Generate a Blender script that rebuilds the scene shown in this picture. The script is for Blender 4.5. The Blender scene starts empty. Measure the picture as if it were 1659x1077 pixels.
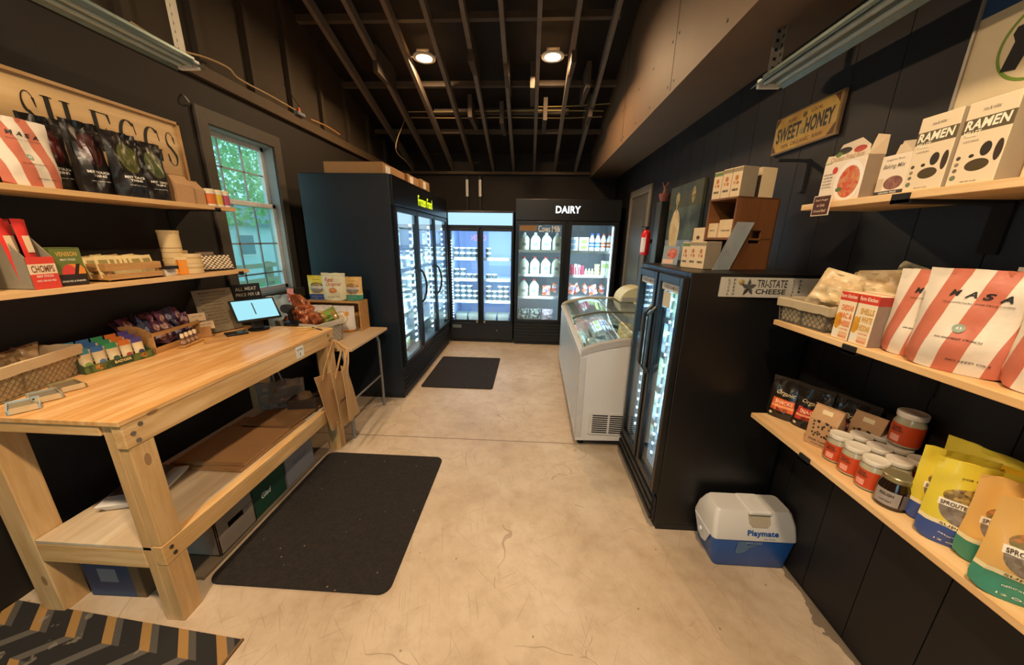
import bpy, math, random
from mathutils import Vector, Matrix, Euler, noise
random.seed(7)
PI = math.pi
C = bpy.context.scene.collection
S = bpy.context.scene
# ------------------------------------------------------------------ camera
CF, YAW, PIT, ROL, EYE = 547.77, .049423, -.267067, .0156, 1.5
_cp, _sp, _cr, _sr = math.cos(PIT), math.sin(PIT), math.cos(ROL), math.sin(ROL)
_Rz = Matrix.Rotation(YAW, 3, 'Z')
_f = Vector((0, _cp, _sp)); _u = Vector((0, -_sp, _cp)); _r = Vector((1, 0, 0))
RIGHT = _Rz @ (_cr*_r + _sr*_u); UP = _Rz @ (-_sr*_r + _cr*_u); FWD = _Rz @ _f
cam_d = bpy.data.cameras.new('camera'); cam = bpy.data.objects.new('camera', cam_d); C.objects.link(cam)
cam_d.sensor_fit = 'HORIZONTAL'; cam_d.sensor_width = 36; cam_d.lens = CF/1659*36; cam_d.clip_start = .02; cam_d.clip_end = 200
mw = Matrix((RIGHT, UP, -FWD)).transposed().to_4x4(); mw.translation = (0, 0, EYE); cam.matrix_world = mw
S.camera = cam
def pt(ax, val, px, py):
    """real-space point where the sight line through a photo pixel meets a plane of the room"""
    d = RIGHT*(px-829.5) + UP*(538.5-py) + FWD*CF
    o = Vector((0, 0, EYE)); t = (val-o[ax])/d[ax]
    return o + d*t
# ------------------------------------------------------------------ world and lights
S.view_settings.view_transform = 'Standard'; S.view_settings.look = 'None'
S.view_settings.exposure = 0.0; S.view_settings.gamma = 1; S.view_settings.use_curve_mapping = False
W = bpy.data.worlds.new('world'); S.world = W; W.use_nodes = True
bg = W.node_tree.nodes['Background']; bg.inputs[0].default_value = (.50, .86, .95, 1); bg.inputs[1].default_value = 3.0
WARM = (1, .66, .36); COOL = (.62, .86, 1)
def area(name, loc, size, sizey, power, col, direction, spread=PI, shape='RECTANGLE', portal=False):
    d = bpy.data.lights.new(name, 'AREA'); d.shape = shape; d.size = size; d.size_y = sizey; d.energy = power; d.color = col; d.spread = spread
    o = bpy.data.objects.new(name, d); C.objects.link(o); o.location = loc
    o.rotation_euler = Vector(direction).to_track_quat('-Z', 'Y').to_euler()
    if portal: d.cycles.is_portal = True
    return o
LAMPS = [(-1.06, 3.735, 3.165), (.155, 3.735, 3.165), (-1.06, .065, 3.14), (.155, .065, 3.14)]
for i, l in enumerate(LAMPS):
    area('downlight_beam', (l[0], l[1], l[2]-.03), .17, .17, 60 if i > 1 else 28, (1, .76, .51) if i > 1 else WARM, (0, 0, -1), shape='DISK')
area('doorway_daylight', (-.9, -1.78, 1.2), 1.0, 2.0, 1, COOL, (0, 1, 0), portal=True)
area('window_daylight', (-2.2, 2.65, 1.65), .75, 1.2, 1, COOL, (1, 0, 0), portal=True)
# ------------------------------------------------------------------ helpers
def hx(s, a=1):
    s = s.lstrip('#'); v = [int(s[i:i+2], 16)/255 for i in (0, 2, 4)]
    return tuple([(c/12.92 if c <= .04045 else ((c+.055)/1.055)**2.4) for c in v] + [a])
_mats = {}
class NT:
    def __init__(s, name):
        s.m = bpy.data.materials.new(name); s.m.use_nodes = True; s.t = s.m.node_tree; s.n = s.t.nodes
        s.b = s.n['Principled BSDF']; s.l = s.t.links
        s.tc = s.n.new('ShaderNodeTexCoord')
    def math(s, op, a, b=None, c=None):
        n = s.n.new('ShaderNodeMath'); n.operation = op
        for i, v in enumerate((a, b, c)):
            if v is None: continue
            if isinstance(v, (int, float)): n.inputs[i].default_value = v
            else: s.l.new(v, n.inputs[i])
        return n.outputs[0]
    def mix(s, f, a, b):
        n = s.n.new('ShaderNodeMix'); n.data_type = 'RGBA'
        for i, v in ((0, f), (6, a), (7, b)):
            if isinstance(v, (int, float, tuple)): n.inputs[i].default_value = v
            else: s.l.new(v, n.inputs[i])
        return n.outputs[2]
    def noise(s, scale, detail=3, vec=None, sc=None, rough=.5):
        n = s.n.new('ShaderNodeTexNoise'); n.inputs['Scale'].default_value = scale; n.inputs['Detail'].default_value = detail
        n.inputs['Roughness'].default_value = rough
        v = vec or s.tc.outputs['Object']
        if sc:
            mp = s.n.new('ShaderNodeMapping'); mp.inputs['Scale'].default_value = sc; s.l.new(v, mp.inputs[0]); v = mp.outputs[0]
        s.l.new(v, n.inputs['Vector']); return n.outputs[0]
    def ramp(s, f, stops):
        n = s.n.new('ShaderNodeValToRGB'); e = n.color_ramp.elements
        while len(e) < len(stops): e.new(.5)
        for i, (p, c) in enumerate(stops): e[i].position = p; e[i].color = c
        s.l.new(f, n.inputs[0]); return n.outputs[0]
    def bump(s, h, strength=.3, dist=.01):
        n = s.n.new('ShaderNodeBump'); n.inputs['Strength'].default_value = strength; n.inputs['Distance'].default_value = dist
        s.l.new(h, n.inputs['Height']); s.l.new(n.outputs[0], s.b.inputs['Normal'])
    def out(s, col=None, rough=None, metal=None):
        for k, v in (('Base Color', col), ('Roughness', rough), ('Metallic', metal)):
            if v is None: continue
            if isinstance(v, (int, float, tuple)): s.b.inputs[k].default_value = v
            else: s.l.new(v, s.b.inputs[k])
        return s.m
def flat(col, rough=.6, metal=0, var=.12, scale=30, bump=0, coat=0, emis=None, es=0):
    key = ('flat', col, rough, metal, var, scale, bump, coat, emis, es)
    if key in _mats: return _mats[key]
    k = NT('surface'); c = hx(col)
    if var:
        f = k.noise(scale, 3); c2 = tuple([x*(1-var) for x in c[:3]]+[1]); c1 = tuple([min(1, x*(1+var)) for x in c[:3]]+[1])
        cc = k.mix(f, c1, c2)
        if bump: k.bump(f, bump, .004)
    else: cc = c
    k.out(cc, rough, metal)
    if coat: k.b.inputs['Coat Weight'].default_value = coat; k.b.inputs['Coat Roughness'].default_value = .15
    if emis: k.b.inputs['Emission Color'].default_value = hx(emis); k.b.inputs['Emission Strength'].default_value = es
    _mats[key] = k.m; return k.m
def emit(col, s):
    key = ('emit', col, s)
    if key in _mats: return _mats[key]
    k = NT('glow'); k.out(hx('#050505'), .5); k.b.inputs['Emission Color'].default_value = hx(col); k.b.inputs['Emission Strength'].default_value = s
    _mats[key] = k.m; return k.m
def glass(tint='#f4fbff', refl=.06, dirt=.0):
    key = ('glass', tint, refl, dirt)
    if key in _mats: return _mats[key]
    k = NT('glass'); tr = k.n.new('ShaderNodeBsdfTransparent'); tr.inputs[0].default_value = hx(tint)
    gl = k.n.new('ShaderNodeBsdfGlossy'); gl.inputs['Roughness'].default_value = .015
    lw = k.n.new('ShaderNodeLayerWeight'); lw.inputs[0].default_value = .35
    f = k.math('ADD', k.math('MULTIPLY', lw.outputs[0], .55), refl)
    mx = k.n.new('ShaderNodeMixShader'); k.l.new(f, mx.inputs[0]); k.l.new(tr.outputs[0], mx.inputs[1]); k.l.new(gl.outputs[0], mx.inputs[2])
    res = mx.outputs[0]
    if dirt:
        df = k.n.new('ShaderNodeBsdfDiffuse'); df.inputs[0].default_value = hx('#dfe9ea')
        m2 = k.n.new('ShaderNodeMixShader'); k.l.new(k.math('MULTIPLY', k.noise(3, 4), dirt), m2.inputs[0])
        k.l.new(res, m2.inputs[1]); k.l.new(df.outputs[0], m2.inputs[2]); res = m2.outputs[0]
    k.l.new(res, k.n['Material Output'].inputs[0]); _mats[key] = k.m; return k.m
def wood(a='#c99a5e', b='#e6bf85', ax=1, scale=9, rough=.45, knots=True, gloss=0):
    key = ('wood', a, b, ax, scale, rough, knots, gloss)
    if key in _mats: return _mats[key]
    k = NT('pine'); sc = [1, 1, 1]; sc[ax] = .09
    n1 = k.noise(scale*3, 5, sc=tuple(sc), rough=.65)
    sc2 = [1, 1, 1]; sc2[ax] = .25; n2 = k.noise(scale*.6, 2, sc=tuple(sc2))
    da = tuple([x*.8 for x in hx(a)[:3]]+[1]); col = k.ramp(n1, [(.3, da), (.46, hx(a)), (.66, hx(b))])
    dark = tuple([x*.72 for x in hx(a)[:3]]+[1])
    col = k.mix(k.math('MULTIPLY', n2, .55), col, hx(a))
    if knots:
        v = k.n.new('ShaderNodeTexVoronoi'); v.inputs['Scale'].default_value = 5.5
        mp = k.n.new('ShaderNodeMapping'); s3 = [1, 1, 1]; s3[ax] = .45; mp.inputs['Scale'].default_value = s3
        k.l.new(k.tc.outputs['Object'], mp.inputs[0]); k.l.new(mp.outputs[0], v.inputs['Vector'])
        kn = k.math('LESS_THAN', v.outputs['Distance'], .06)
        col = k.mix(k.math('MULTIPLY', kn, .6), col, hx('#6b4120'))
    k.bump(n1, .12, .003); k.out(col, rough)
    _mats[key] = k.m; return k.m
def pmat(name, base, layers, rough=.55, axes='xz', front=None, coat=0, bump=0, metal=0):
    """packaging print: layered bands, blocks and pictures given in the package's own metres"""
    k = NT(name); sp = k.n.new('ShaderNodeSeparateXYZ'); k.l.new(k.tc.outputs['Object'], sp.inputs[0])
    o = dict(zip('xyz', sp.outputs)); X, Z = o[axes[0]], o[axes[1]]
    col = hx(base) if isinstance(base, str) else k.mix(k.ramp(k.noise(base[2], 3), [(.42, (0, 0, 0, 1)), (.58, (1, 1, 1, 1))]), hx(base[0]), hx(base[1]))
    fm = k.math('LESS_THAN', o['y'], front) if front is not None else None
    for L in layers:
        if L[0] == 'rect': m = k.math('MULTIPLY', k.math('COMPARE', X, (L[1]+L[2])/2, abs(L[2]-L[1])/2), k.math('COMPARE', Z, (L[3]+L[4])/2, abs(L[4]-L[3])/2)); rest = L[5:]
        elif L[0] == 'ell':
            dx = k.math('DIVIDE', k.math('SUBTRACT', X, L[1]), L[3]); dz = k.math('DIVIDE', k.math('SUBTRACT', Z, L[2]), L[4])
            m = k.math('LESS_THAN', k.math('ADD', k.math('MULTIPLY', dx, dx), k.math('MULTIPLY', dz, dz)), 1); rest = L[5:]
        elif L[0] == 'dia':   # slanted band: |x - slope*z - c| < w
            m = k.math('COMPARE', k.math('SUBTRACT', X, k.math('MULTIPLY', Z, L[1])), L[2], L[3]); rest = L[4:]
        c = rest[0]
        if isinstance(c, tuple):
            v = k.n.new('ShaderNodeTexVoronoi'); v.inputs['Scale'].default_value = c[2]; k.l.new(k.tc.outputs['Object'], v.inputs['Vector'])
            s2 = k.n.new('ShaderNodeSeparateColor'); k.l.new(v.outputs['Color'], s2.inputs[0]); c = k.mix(s2.outputs[0], hx(c[0]), hx(c[1]))
        else: c = hx(c)
        if fm is not None and (len(rest) < 2 or rest[1] != 'all'): m = k.math('MULTIPLY', m, fm)
        col = k.mix(m, col, c)
    if bump: k.bump(k.noise(25, 3), bump, .01)
    k.out(col, rough, metal)
    if coat: k.b.inputs['Coat Weight'].default_value = coat
    return k.m
class MB:
    def __init__(s): s.v = []; s.f = []
    def add(s, vs, fs):
        o = len(s.v); s.v += [tuple(v) for v in vs]; s.f += [tuple(i+o for i in f) for f in fs]; return s
    def box(s, x0, x1, y0, y1, z0, z1, R=None, c=None):
        vs = [Vector((x, y, z)) for z in (z0, z1) for y in (y0, y1) for x in (x0, x1)]
        if R is not None:
            c = Vector(c) if c is not None else sum(vs, Vector())/8
            vs = [R @ (v-c) + c for v in vs]
        return s.add(vs, [(0, 2, 3, 1), (4, 5, 7, 6), (0, 1, 5, 4), (2, 6, 7, 3), (1, 3, 7, 5), (0, 4, 6, 2)])
    def lathe(s, prof, seg=20, cx=0, cy=0, z=0, cap=True):
        vs = []; fs = []
        for r, h in prof:
            for i in range(seg):
                a = 2*PI*i/seg; vs.append((cx+r*math.cos(a), cy+r*math.sin(a), z+h))
        for j in range(len(prof)-1):
            for i in range(seg):
                a, b = j*seg+i, j*seg+(i+1) % seg; fs.append((a, b, b+seg, a+seg))
        if cap: fs.append(tuple(range(seg-1, -1, -1))); fs.append(tuple((len(prof)-1)*seg+i for i in range(seg)))
        return s.add(vs, fs)
    def tube(s, pts, r, seg=8, closed=False):
        P = [Vector(p) for p in pts]; n = len(P); vs = []; fs = []; up = None
        for i, p in enumerate(P):
            a = P[(i-1) % n] if (closed or i) else P[i]; b = P[(i+1) % n] if (closed or i < n-1) else P[i]
            t = (b-a).normalized()
            if up is None: up = t.orthogonal().normalized()
            up = (up - t*up.dot(t)).normalized(); w = t.cross(up)
            rr = r if isinstance(r, (int, float)) else r[i]
            for k in range(seg):
                a2 = 2*PI*k/seg; vs.append(p + (up*math.cos(a2)+w*math.sin(a2))*rr)
        m = n if closed else n-1
        for i in range(m):
            for k in range(seg):
                a, b = i*seg+k, i*seg+(k+1) % seg; c = ((i+1) % n)*seg
                fs.append((a, b, c+(k+1) % seg, c+k))
        if not closed: fs.append(tuple(range(seg-1, -1, -1))); fs.append(tuple((n-1)*seg+k for k in range(seg)))
        return s.add(vs, fs)
    def prism(s, poly, off):
        n = len(poly); off = Vector(off); P = [Vector(p) for p in poly]
        return s.add(P+[p+off for p in P], [tuple(range(n-1, -1, -1)), tuple(range(n, 2*n))]+[(i, (i+1) % n, n+(i+1) % n, n+i) for i in range(n)])
    def ribbon(s, pts, w, th, side):
        side = Vector(side).normalized(); P = [Vector(p) for p in pts]; vs = []; fs = []
        for i, p in enumerate(P):
            t = (P[min(i+1, len(P)-1)]-P[max(i-1, 0)]).normalized(); nn = t.cross(side).normalized()
            for a, b in ((-1, -1), (1, -1), (1, 1), (-1, 1)): vs.append(p+side*a*w/2+nn*b*th/2)
        for i in range(len(P)-1):
            for k in range(4): fs.append((i*4+k, i*4+(k+1) % 4, i*4+4+(k+1) % 4, i*4+4+k))
        L = len(vs); fs += [(3, 2, 1, 0), (L-4, L-3, L-2, L-1)]
        return s.add(vs, fs)
    def mesh(s, name='mesh', smooth=False):
        m = bpy.data.meshes.new(name); m.from_pydata(s.v, [], s.f); m.validate()
        import bmesh
        bm = bmesh.new(); bm.from_mesh(m); bmesh.ops.recalc_face_normals(bm, faces=bm.faces); bm.to_mesh(m); bm.free()
        if smooth:
            for p in m.polygons: p.use_smooth = True
            m.set_sharp_from_angle(angle=math.radians(40))
        return m
def obj(name, mb, mat, parent=None, loc=None, rz=0, bevel=0, smooth=False, rot=None, label=None):
    m = mb.mesh(name, smooth) if isinstance(mb, MB) else mb
    m.materials.clear(); m.materials.append(mat)
    o = bpy.data.objects.new(name, m); C.objects.link(o)
    if parent: o.parent = parent
    if loc is not None: o.location = loc
    if rot is not None: o.rotation_euler = rot
    elif rz: o.rotation_euler = (0, 0, rz)
    if bevel:
        b = o.modifiers.new('bevel', 'BEVEL'); b.width = bevel; b.segments = 2; b.limit_method = 'ANGLE'; b.angle_limit = .6; b.harden_normals = False
    if label: o['label'] = label
    return o
def tag(o, label, cat, group=None):
    o['label'] = label; o['category'] = cat
    if group: o['group'] = group
    return o
def thing(name, label, cat, loc=(0, 0, 0), rz=0, group=None, rot=None):
    o = bpy.data.objects.new(name, None); C.objects.link(o); o.empty_display_size = .05
    o.location = loc; o.rotation_euler = rot if rot else (0, 0, rz); return tag(o, label, cat, group)
def struct(name, mb, mat, **k):
    o = obj(name, mb, mat, **k)
    if not k.get('parent'): o['kind'] = 'structure'
    return o
def dup(root, loc, rz=0, label=None, group=None, rot=None, scale=None):
    r = root.copy(); C.objects.link(r); r.location = loc; r.rotation_euler = rot if rot else (0, 0, rz)
    if label: r['label'] = label
    if group: r['group'] = group
    if scale: r.scale = scale
    for ch in list(root.children):
        c = ch.copy(); C.objects.link(c); c.parent = r
        for g in ch.children:
            d = g.copy(); C.objects.link(d); d.parent = c
    return r
def B(*a): return MB().box(*a)
def rot3(x=0, y=0, z=0): return Euler((x, y, z)).to_matrix()
ORD = ['first', 'second', 'third', 'fourth', 'fifth', 'sixth', 'seventh', 'eighth', 'ninth', 'tenth', 'eleventh', 'twelfth']
def text_geo(s, bold=0, shear=0):
    cu = bpy.data.curves.new('lettering', 'FONT'); cu.body = s; cu.size = 1; cu.offset = bold; cu.shear = shear; cu.resolution_u = 3
    cu.align_x = 'CENTER'; cu.space_character = 1.0+bold*1.5
    o = bpy.data.objects.new('lettering', cu); C.objects.link(o)
    dg = bpy.context.evaluated_depsgraph_get(); me = o.evaluated_get(dg).to_mesh()
    vs = [v.co.copy() for v in me.vertices]; fs = [tuple(p.vertices) for p in me.polygons]
    bpy.data.objects.remove(o); bpy.data.curves.remove(cu)
    return vs, fs
def text(s, cx, cz, w, h, mat, parent, y=0, bold=.01, shear=0, name='lettering', surf=None, wrap=None, plane='front', loc=None, rot=None):
    """lettering raised a hair off a face; local x runs right, local z up, facing -y"""
    vs, fs = text_geo(s, bold, shear)
    if not vs: return None
    x0 = min(v.x for v in vs); x1 = max(v.x for v in vs); y0 = min(v.y for v in vs); y1 = max(v.y for v in vs)
    out = []
    for v in vs:
        x = cx + ((v.x-x0)/(x1-x0)-.5)*w; z = cz + ((v.y-y0)/(y1-y0)-.5)*h
        if wrap:
            a = x/wrap; out.append((wrap*math.sin(a), -wrap*math.cos(a), z))
        elif plane == 'top': out.append((x, z, y))
        else: out.append((x, surf(x, z)-.0012 if surf else y, z))
    m = bpy.data.meshes.new(name); m.from_pydata(out, [], fs); m.validate()
    return obj(name, m, mat, parent, loc=loc, rot=rot)
def shape2d(polys, mat, parent, y, th=.001, name='emblem'):
    mb = MB()
    for p in polys: mb.prism([(a, y, b) for a, b in p], (0, -th, 0))
    return obj(name, mb, mat, parent)
def ell(cx, cz, rx, rz, n=20, a0=0): return [(cx+rx*math.cos(a0+2*PI*i/n), cz+rz*math.sin(a0+2*PI*i/n)) for i in range(n)]
# pouch: stand-up bag, seam at both sides and on top
def pouch(w, h, d, nu=14, nv=18, seed=0, wr=.003, pillow=False, lean=0, flare=.03):
    def T(v):
        if pillow: return max(.0012, d/2*math.sin(PI*min(1, max(0, (v-.04)/.92)))**.6)
        return max(.0012, d/2*(min(1, max(0, .95-v)*1.55)**.8)*(.80+.20*min(1, v*4)))
    def Wd(v): return w/2*(1-flare*math.sin(PI*v)-(.05*max(0, 1-v*7) if not pillow else 0))
    def yy(u, v, sgn):
        e = .75 if pillow else .40+.45*v
        n = noise.noise(Vector((u*1.7+seed*7.1, v*3+seed, sgn*3)))*wr*3.2 + noise.noise(Vector((u*5+seed*3, v*6, sgn)))*wr*1.6
        if not pillow and v > .8: n += noise.noise(Vector((u*2.5+seed*1.3, seed, 4)))*wr*3*(v-.8)*5
        return sgn*(T(v)*max(0, 1-u*u)**e) + n*(1-abs(u)**4*.8)*min(1, v*8)*(min(1, (1-v)*8) if pillow else 1) + lean*v*h
    mb = MB(); vs = []; fs = []; N = 2*nu
    for j in range(nv+1):
        v = j/nv
        for i in range(N):
            if i <= nu: u = -1+2*i/nu; s = -1
            else: u = 1-2*(i-nu)/nu; s = 1
            dz = 0
            if not pillow:
                dz += .055*h*abs(u)**5*max(0, 1-v*5)          # corners of the gusset lift
                dz += .012*h*noise.noise(Vector((u*2.2+seed*5, 9, seed)))*max(0, v-.85)*6.6
            edge = 1+.018*noise.noise(Vector((v*5+seed, 3, u > 0)))
            vs.append((u*Wd(v)*edge, yy(u, v, s), v*h+dz))
    for j in range(nv):
        for i in range(N):
            a, b = j*N+i, j*N+(i+1) % N; fs.append((a, b, b+N, a+N))
    for i in range(nu):
        a, b = i, i+1; c, dd = (N-i) % N, (N-i-1) % N
        if len({a, b, c, dd}) >= 3:
            q = [a, b, dd, c] if a != c else [a, b, dd]
            if b == dd: q = [a, b, c]
            fs.append(tuple(q)); fs.append(tuple(x+nv*N for x in q))
    mb.add(vs, fs)
    def surf(x, z):
        v = min(1, max(0, z/h)); u = max(-1, min(1, x/Wd(v))); return yy(u, v, -1)-.0008
    return mb, surf
# common materials
M_wall = flat('#241f1b', .75, var=.25, scale=6, bump=.15)
M_wall_l = flat('#1e1710', .7, var=.2, scale=5, bump=.15)
M_beam = flat('#55442f', .7, var=.2, scale=14, bump=.2)
M_trim = flat('#4c453b', .6, var=.15, scale=20)
M_raft = flat('#766a5d', .75, var=.25, scale=12, bump=.2)
M_deck = flat('#231d19', .85, var=.3, scale=5)
M_blk = flat('#0c0c0d', .38, var=.1, scale=40)
M_blkm = flat('#141416', .55, var=.1)
M_fridge = flat('#18222b', .36, var=.12, scale=8)
M_rub = flat('#101010', .8)
M_white = flat('#e9e6dd', .5)
M_whp = flat('#e4e4e2', .35)
M_ink = flat('#15120f', .6, var=0)
M_wink = flat('#efe9da', .6, var=0)
M_steel = flat('#b9bbb8', .3, 1, var=.08)
M_zinc = flat('#7f8f8c', .35, .7, var=.15)
M_kraft = flat('#b0824e', .8, var=.1, scale=40)
M_card = flat('#a57b4d', .85, var=.1, scale=15)
M_gl = glass('#f2fafc', .05)
M_led = emit('#eaf8ff', 9)
PINE_Y = wood('#d0a468', '#ecca94', ax=1); PINE_Z = wood('#caa068', '#e4c08a', ax=2, scale=7); PINE_X = wood('#d0a468', '#ecca94', ax=0)
SHELF = wood('#d8ad74', '#eccb98', ax=1, scale=6, knots=False)
# ------------------------------------------------------------------ the room
XL, XR, YB, YF = -2.12, 1.27, 5.62, -1.8
def floor_mat():
    k = NT('painted concrete floor')
    n1 = k.noise(1.3, 6, rough=.6); n2 = k.noise(9, 5, rough=.7)
    col = k.ramp(n1, [(.3, hx('#ab9478')), (.5, hx('#c6b298')), (.75, hx('#d6c6b0'))])
    col = k.mix(k.math('MULTIPLY', k.ramp(n2, [(.45, (0, 0, 0, 1)), (.7, (1, 1, 1, 1))]), .35), col, hx('#93795a'))
    # scratches
    for sc, rz, th in (((3, 60, 1), .5, .70), ((60, 3, 1), .3, .71), ((4, 90, 1), -.9, .70)):
        mp = k.n.new('ShaderNodeMapping'); mp.vector_type = 'TEXTURE'; mp.inputs['Scale'].default_value = tuple(1/q_ for q_ in sc); mp.inputs['Rotation'].default_value = (0, 0, rz)
        k.l.new(k.tc.outputs['Object'], mp.inputs[0]); nn = k.noise(1, 2, vec=mp.outputs[0])
        col = k.mix(k.math('MULTIPLY', k.math('GREATER_THAN', nn, th), .2), col, hx('#7d6850'))
    for sc, rz, th in (((5, 300, 1), 1.75, .70), ((300, 6, 1), .25, .70), ((6, 260, 1), -.7, .71), ((5, 300, 1), 1.1, .70), ((6, 320, 1), 2.4, .71)):
        mp = k.n.new('ShaderNodeMapping'); mp.vector_type = 'TEXTURE'; mp.inputs['Scale'].default_value = tuple(1/q_ for q_ in sc); mp.inputs['Rotation'].default_value = (0, 0, rz)
        k.l.new(k.tc.outputs['Object'], mp.inputs[0]); nn = k.noise(.5, 1, vec=mp.outputs[0])
        col = k.mix(k.math('MULTIPLY', k.math('GREATER_THAN', nn, th+.025), .3), col, hx('#7a644c'))
    vs_ = k.n.new('ShaderNodeTexVoronoi'); vs_.inputs['Scale'].default_value = 16; k.l.new(k.tc.outputs['Object'], vs_.inputs['Vector'])
    s3 = k.n.new('ShaderNodeSeparateColor'); k.l.new(vs_.outputs['Color'], s3.inputs[0])
    col = k.mix(k.math('MULTIPLY', k.math('MULTIPLY', k.math('LESS_THAN', vs_.outputs['Distance'], .07), k.math('GREATER_THAN', s3.outputs[0], .82)), .6), col, hx('#5d4a36'))
    # hairline cracks
    v = k.n.new('ShaderNodeTexVoronoi'); v.feature = 'DISTANCE_TO_EDGE'; v.inputs['Scale'].default_value = 1.6
    wv = k.n.new('ShaderNodeVectorMath'); wv.operation = 'ADD'; nz = k.n.new('ShaderNodeTexNoise'); nz.inputs['Scale'].default_value = 3
    k.l.new(k.tc.outputs['Object'], nz.inputs['Vector']); sca = k.n.new('ShaderNodeVectorMath'); sca.operation = 'SCALE'; sca.inputs[3].default_value = .4
    k.l.new(nz.outputs['Color'], sca.inputs[0]); k.l.new(k.tc.outputs['Object'], wv.inputs[0]); k.l.new(sca.outputs[0], wv.inputs[1]); k.l.new(wv.outputs[0], v.inputs['Vector'])
    cr = k.math('MULTIPLY', k.math('LESS_THAN', v.outputs[0], .0035), k.math('GREATER_THAN', n1, .5))
    col = k.mix(k.math('MULTIPLY', cr, .45), col, hx('#77634b'))
    sp = k.n.new('ShaderNodeSeparateXYZ'); k.l.new(k.tc.outputs['Object'], sp.inputs[0])
    seam = k.math('COMPARE', k.math('ADD', sp.outputs[1], k.math('MULTIPLY', k.noise(7, 2), .012)), 2.305, .006)
    col = k.mix(k.math('MULTIPLY', seam, .7), col, hx('#6b5a45'))
    # grime along the right wall
    gr = k.math('LESS_THAN', k.math('SUBTRACT', 1.27, sp.outputs[0]), k.math('MULTIPLY', k.math('POWER', k.noise(6, 4), 3), .18))
    col = k.mix(k.math('MULTIPLY', gr, .7), col, hx('#4a4136'))
    k.bump(n2, .1, .004); k.out(col, .42); return k.m
struct('floor', B(-2.3, 1.4, YF, YB+.1, -.1, 0), floor_mat())
# left wall with the window opening
wy0, wy1, wz0, wz1 = 2.35, 2.94, 1.05, 2.2
mb = MB(); X0 = XL-.09
mb.box(X0, XL, YF, wy0, 0, 2.46); mb.box(X0, XL, wy1, YB, 0, 2.46); mb.box(X0, XL, wy0, wy1, 0, wz0); mb.box(X0, XL, wy0, wy1, wz1, 2.46)
struct('wall_left', mb, M_wall_l)
mb = MB(); mb.box(X0-.04, XL-.05, YF, YB, 2.46, 4.05)
for y in (2.0, 2.42, 2.86, 3.3, 3.76, 4.25, 4.8, 5.3): mb.box(XL-.05, XL-.01, y, y+.045, 2.53, 3.9)
struct('wall_left_gable', mb, flat('#453a2c', .8, var=.2, scale=5))
struct('trim_1', B(XL-.05, XL+.035, YF, YB, 2.45, 2.53), M_beam, bevel=.004)
# right wall of grooved panels
mb = MB(); mb.box(XR+.012, XR+.1, YF, YB, 0, 4.0)
y = YF
while y < YB:
    mb.box(XR, XR+.013, y, min(YB, y+.2), 0, 2.42) ; y += .203
struct('wall_right', mb, flat('#131112', .55, var=.2, scale=7, bump=.1))
# dropped chase along the right side
mb = MB(); mb.box(.865, .885, YF, YB, 2.42, 4.0); mb.box(.885, XR+.02, YF, YB, 2.42, 2.44)
struct('ceiling_soffit', mb, flat('#735a42', .6, var=.15, scale=4))
mb = MB()
for y in (2.55, 3.75): mb.box(.8635, .8655, y, y+.006, 2.44, 3.6)
struct('trim_2', mb, M_ink)
mb = MB()
for y in (1.9, 2.5, 2.6, 2.95, 3.3, 3.7, 3.8):
    for z in (2.47, 2.72): mb.lathe([(.009, 0), (.009, .002)], 8, y+random.uniform(-.02, .02), z)
for i, v in enumerate(mb.v): mb.v[i] = (.8655-v[2]*0-(.002 if v[2] % .25 > .221 else 0), v[0], v[1])
mb = MB()
for y in (1.9, 2.5, 2.6, 2.95, 3.3, 3.7, 3.8):
    for z in (2.47, 2.72): mb.box(.8632, .8655, y, y+.012, z, z+.012)
struct('trim_3', mb, flat('#241c15', .7))
# back wall, front wall with doorway
struct('wall_back', B(-2.3, 1.4, YB, YB+.1, 0, 4.05), flat('#221c18', .8, var=.3, scale=4))
struct('trim_4', B(-2.1, 1.27, YB-.05, YB, 2.46, 2.5), M_beam)
mb = MB(); mb.box(-2.3, -1.4, YF-.1, YF, 0, 4.05); mb.box(-.4, 1.4, YF-.1, YF, 0, 4.05); mb.box(-1.4, -.4, YF-.1, YF, 2.2, 4.05)
struct('wall_front', mb, M_wall)
# roof: two slopes, rafters, purlins
def rz_(y): return 2.5+.33*(5.6-y) if y > 1.9 else 2.5+.33*(y+1.8)
mb = MB()
for a, b in ((1.9, YB+.05), (YF-.05, 1.9)):
    za, zb = rz_(a)+.24 if a > YF else 2.72, rz_(b)+.24
    za = 2.5+.33*3.7+.24 if a == 1.9 else 2.5+.24; zb = 2.5+.24 if b > 2 else 2.5+.33*3.7+.24
    mb.prism([(-2.3, a, za), (-2.3, b, zb), (-2.3, b, zb+.06), (-2.3, a, za+.06)], (3.7, 0, 0))
struct('ceiling', mb, M_deck)
mb = MB()
xs = [-1.84+.31*i for i in range(9)]
for x in xs:
    for (a, za, b, zb) in ((1.9, 3.721, 5.6, 2.5), (-1.8, 2.5, 1.9, 3.721)):
        mb.prism([(x-.019, a, za), (x-.019, b, zb), (x-.019, b, zb+.09), (x-.019, a, za+.09)], (.038, 0, 0))
struct('ceiling_rafters', mb, M_raft)
mb = MB()
for y in (3.0, 3.12, 3.45, 3.72, 4.15, 4.55, 4.9):
    z = rz_(y)+.1
    xa, xb = {3.0: (-.3, .85), 3.12: (-1.9, .86), 3.45: (-2.1, .7), 4.15: (-2.1, .86), 4.55: (-1.2, .4)}.get(y, (-2.1, .86))
    if y in (3.72,): continue
    mb.box(xa, xb, y, y+.05, z, z+.05)
for x, y in ((-1.55, 3.7), (-.62, 3.6), (-.3, 3.75), (.32, 3.62), (-.05, 3.9), (.5, 3.9), (-.75, 4.3), (.1, 4.35), (-.4, 4.4), (.6, 4.3)):
    mb.box(x, x+.045, y, y+.5, rz_(y+.5)+.07, rz_(y)+.0+.13)
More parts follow.
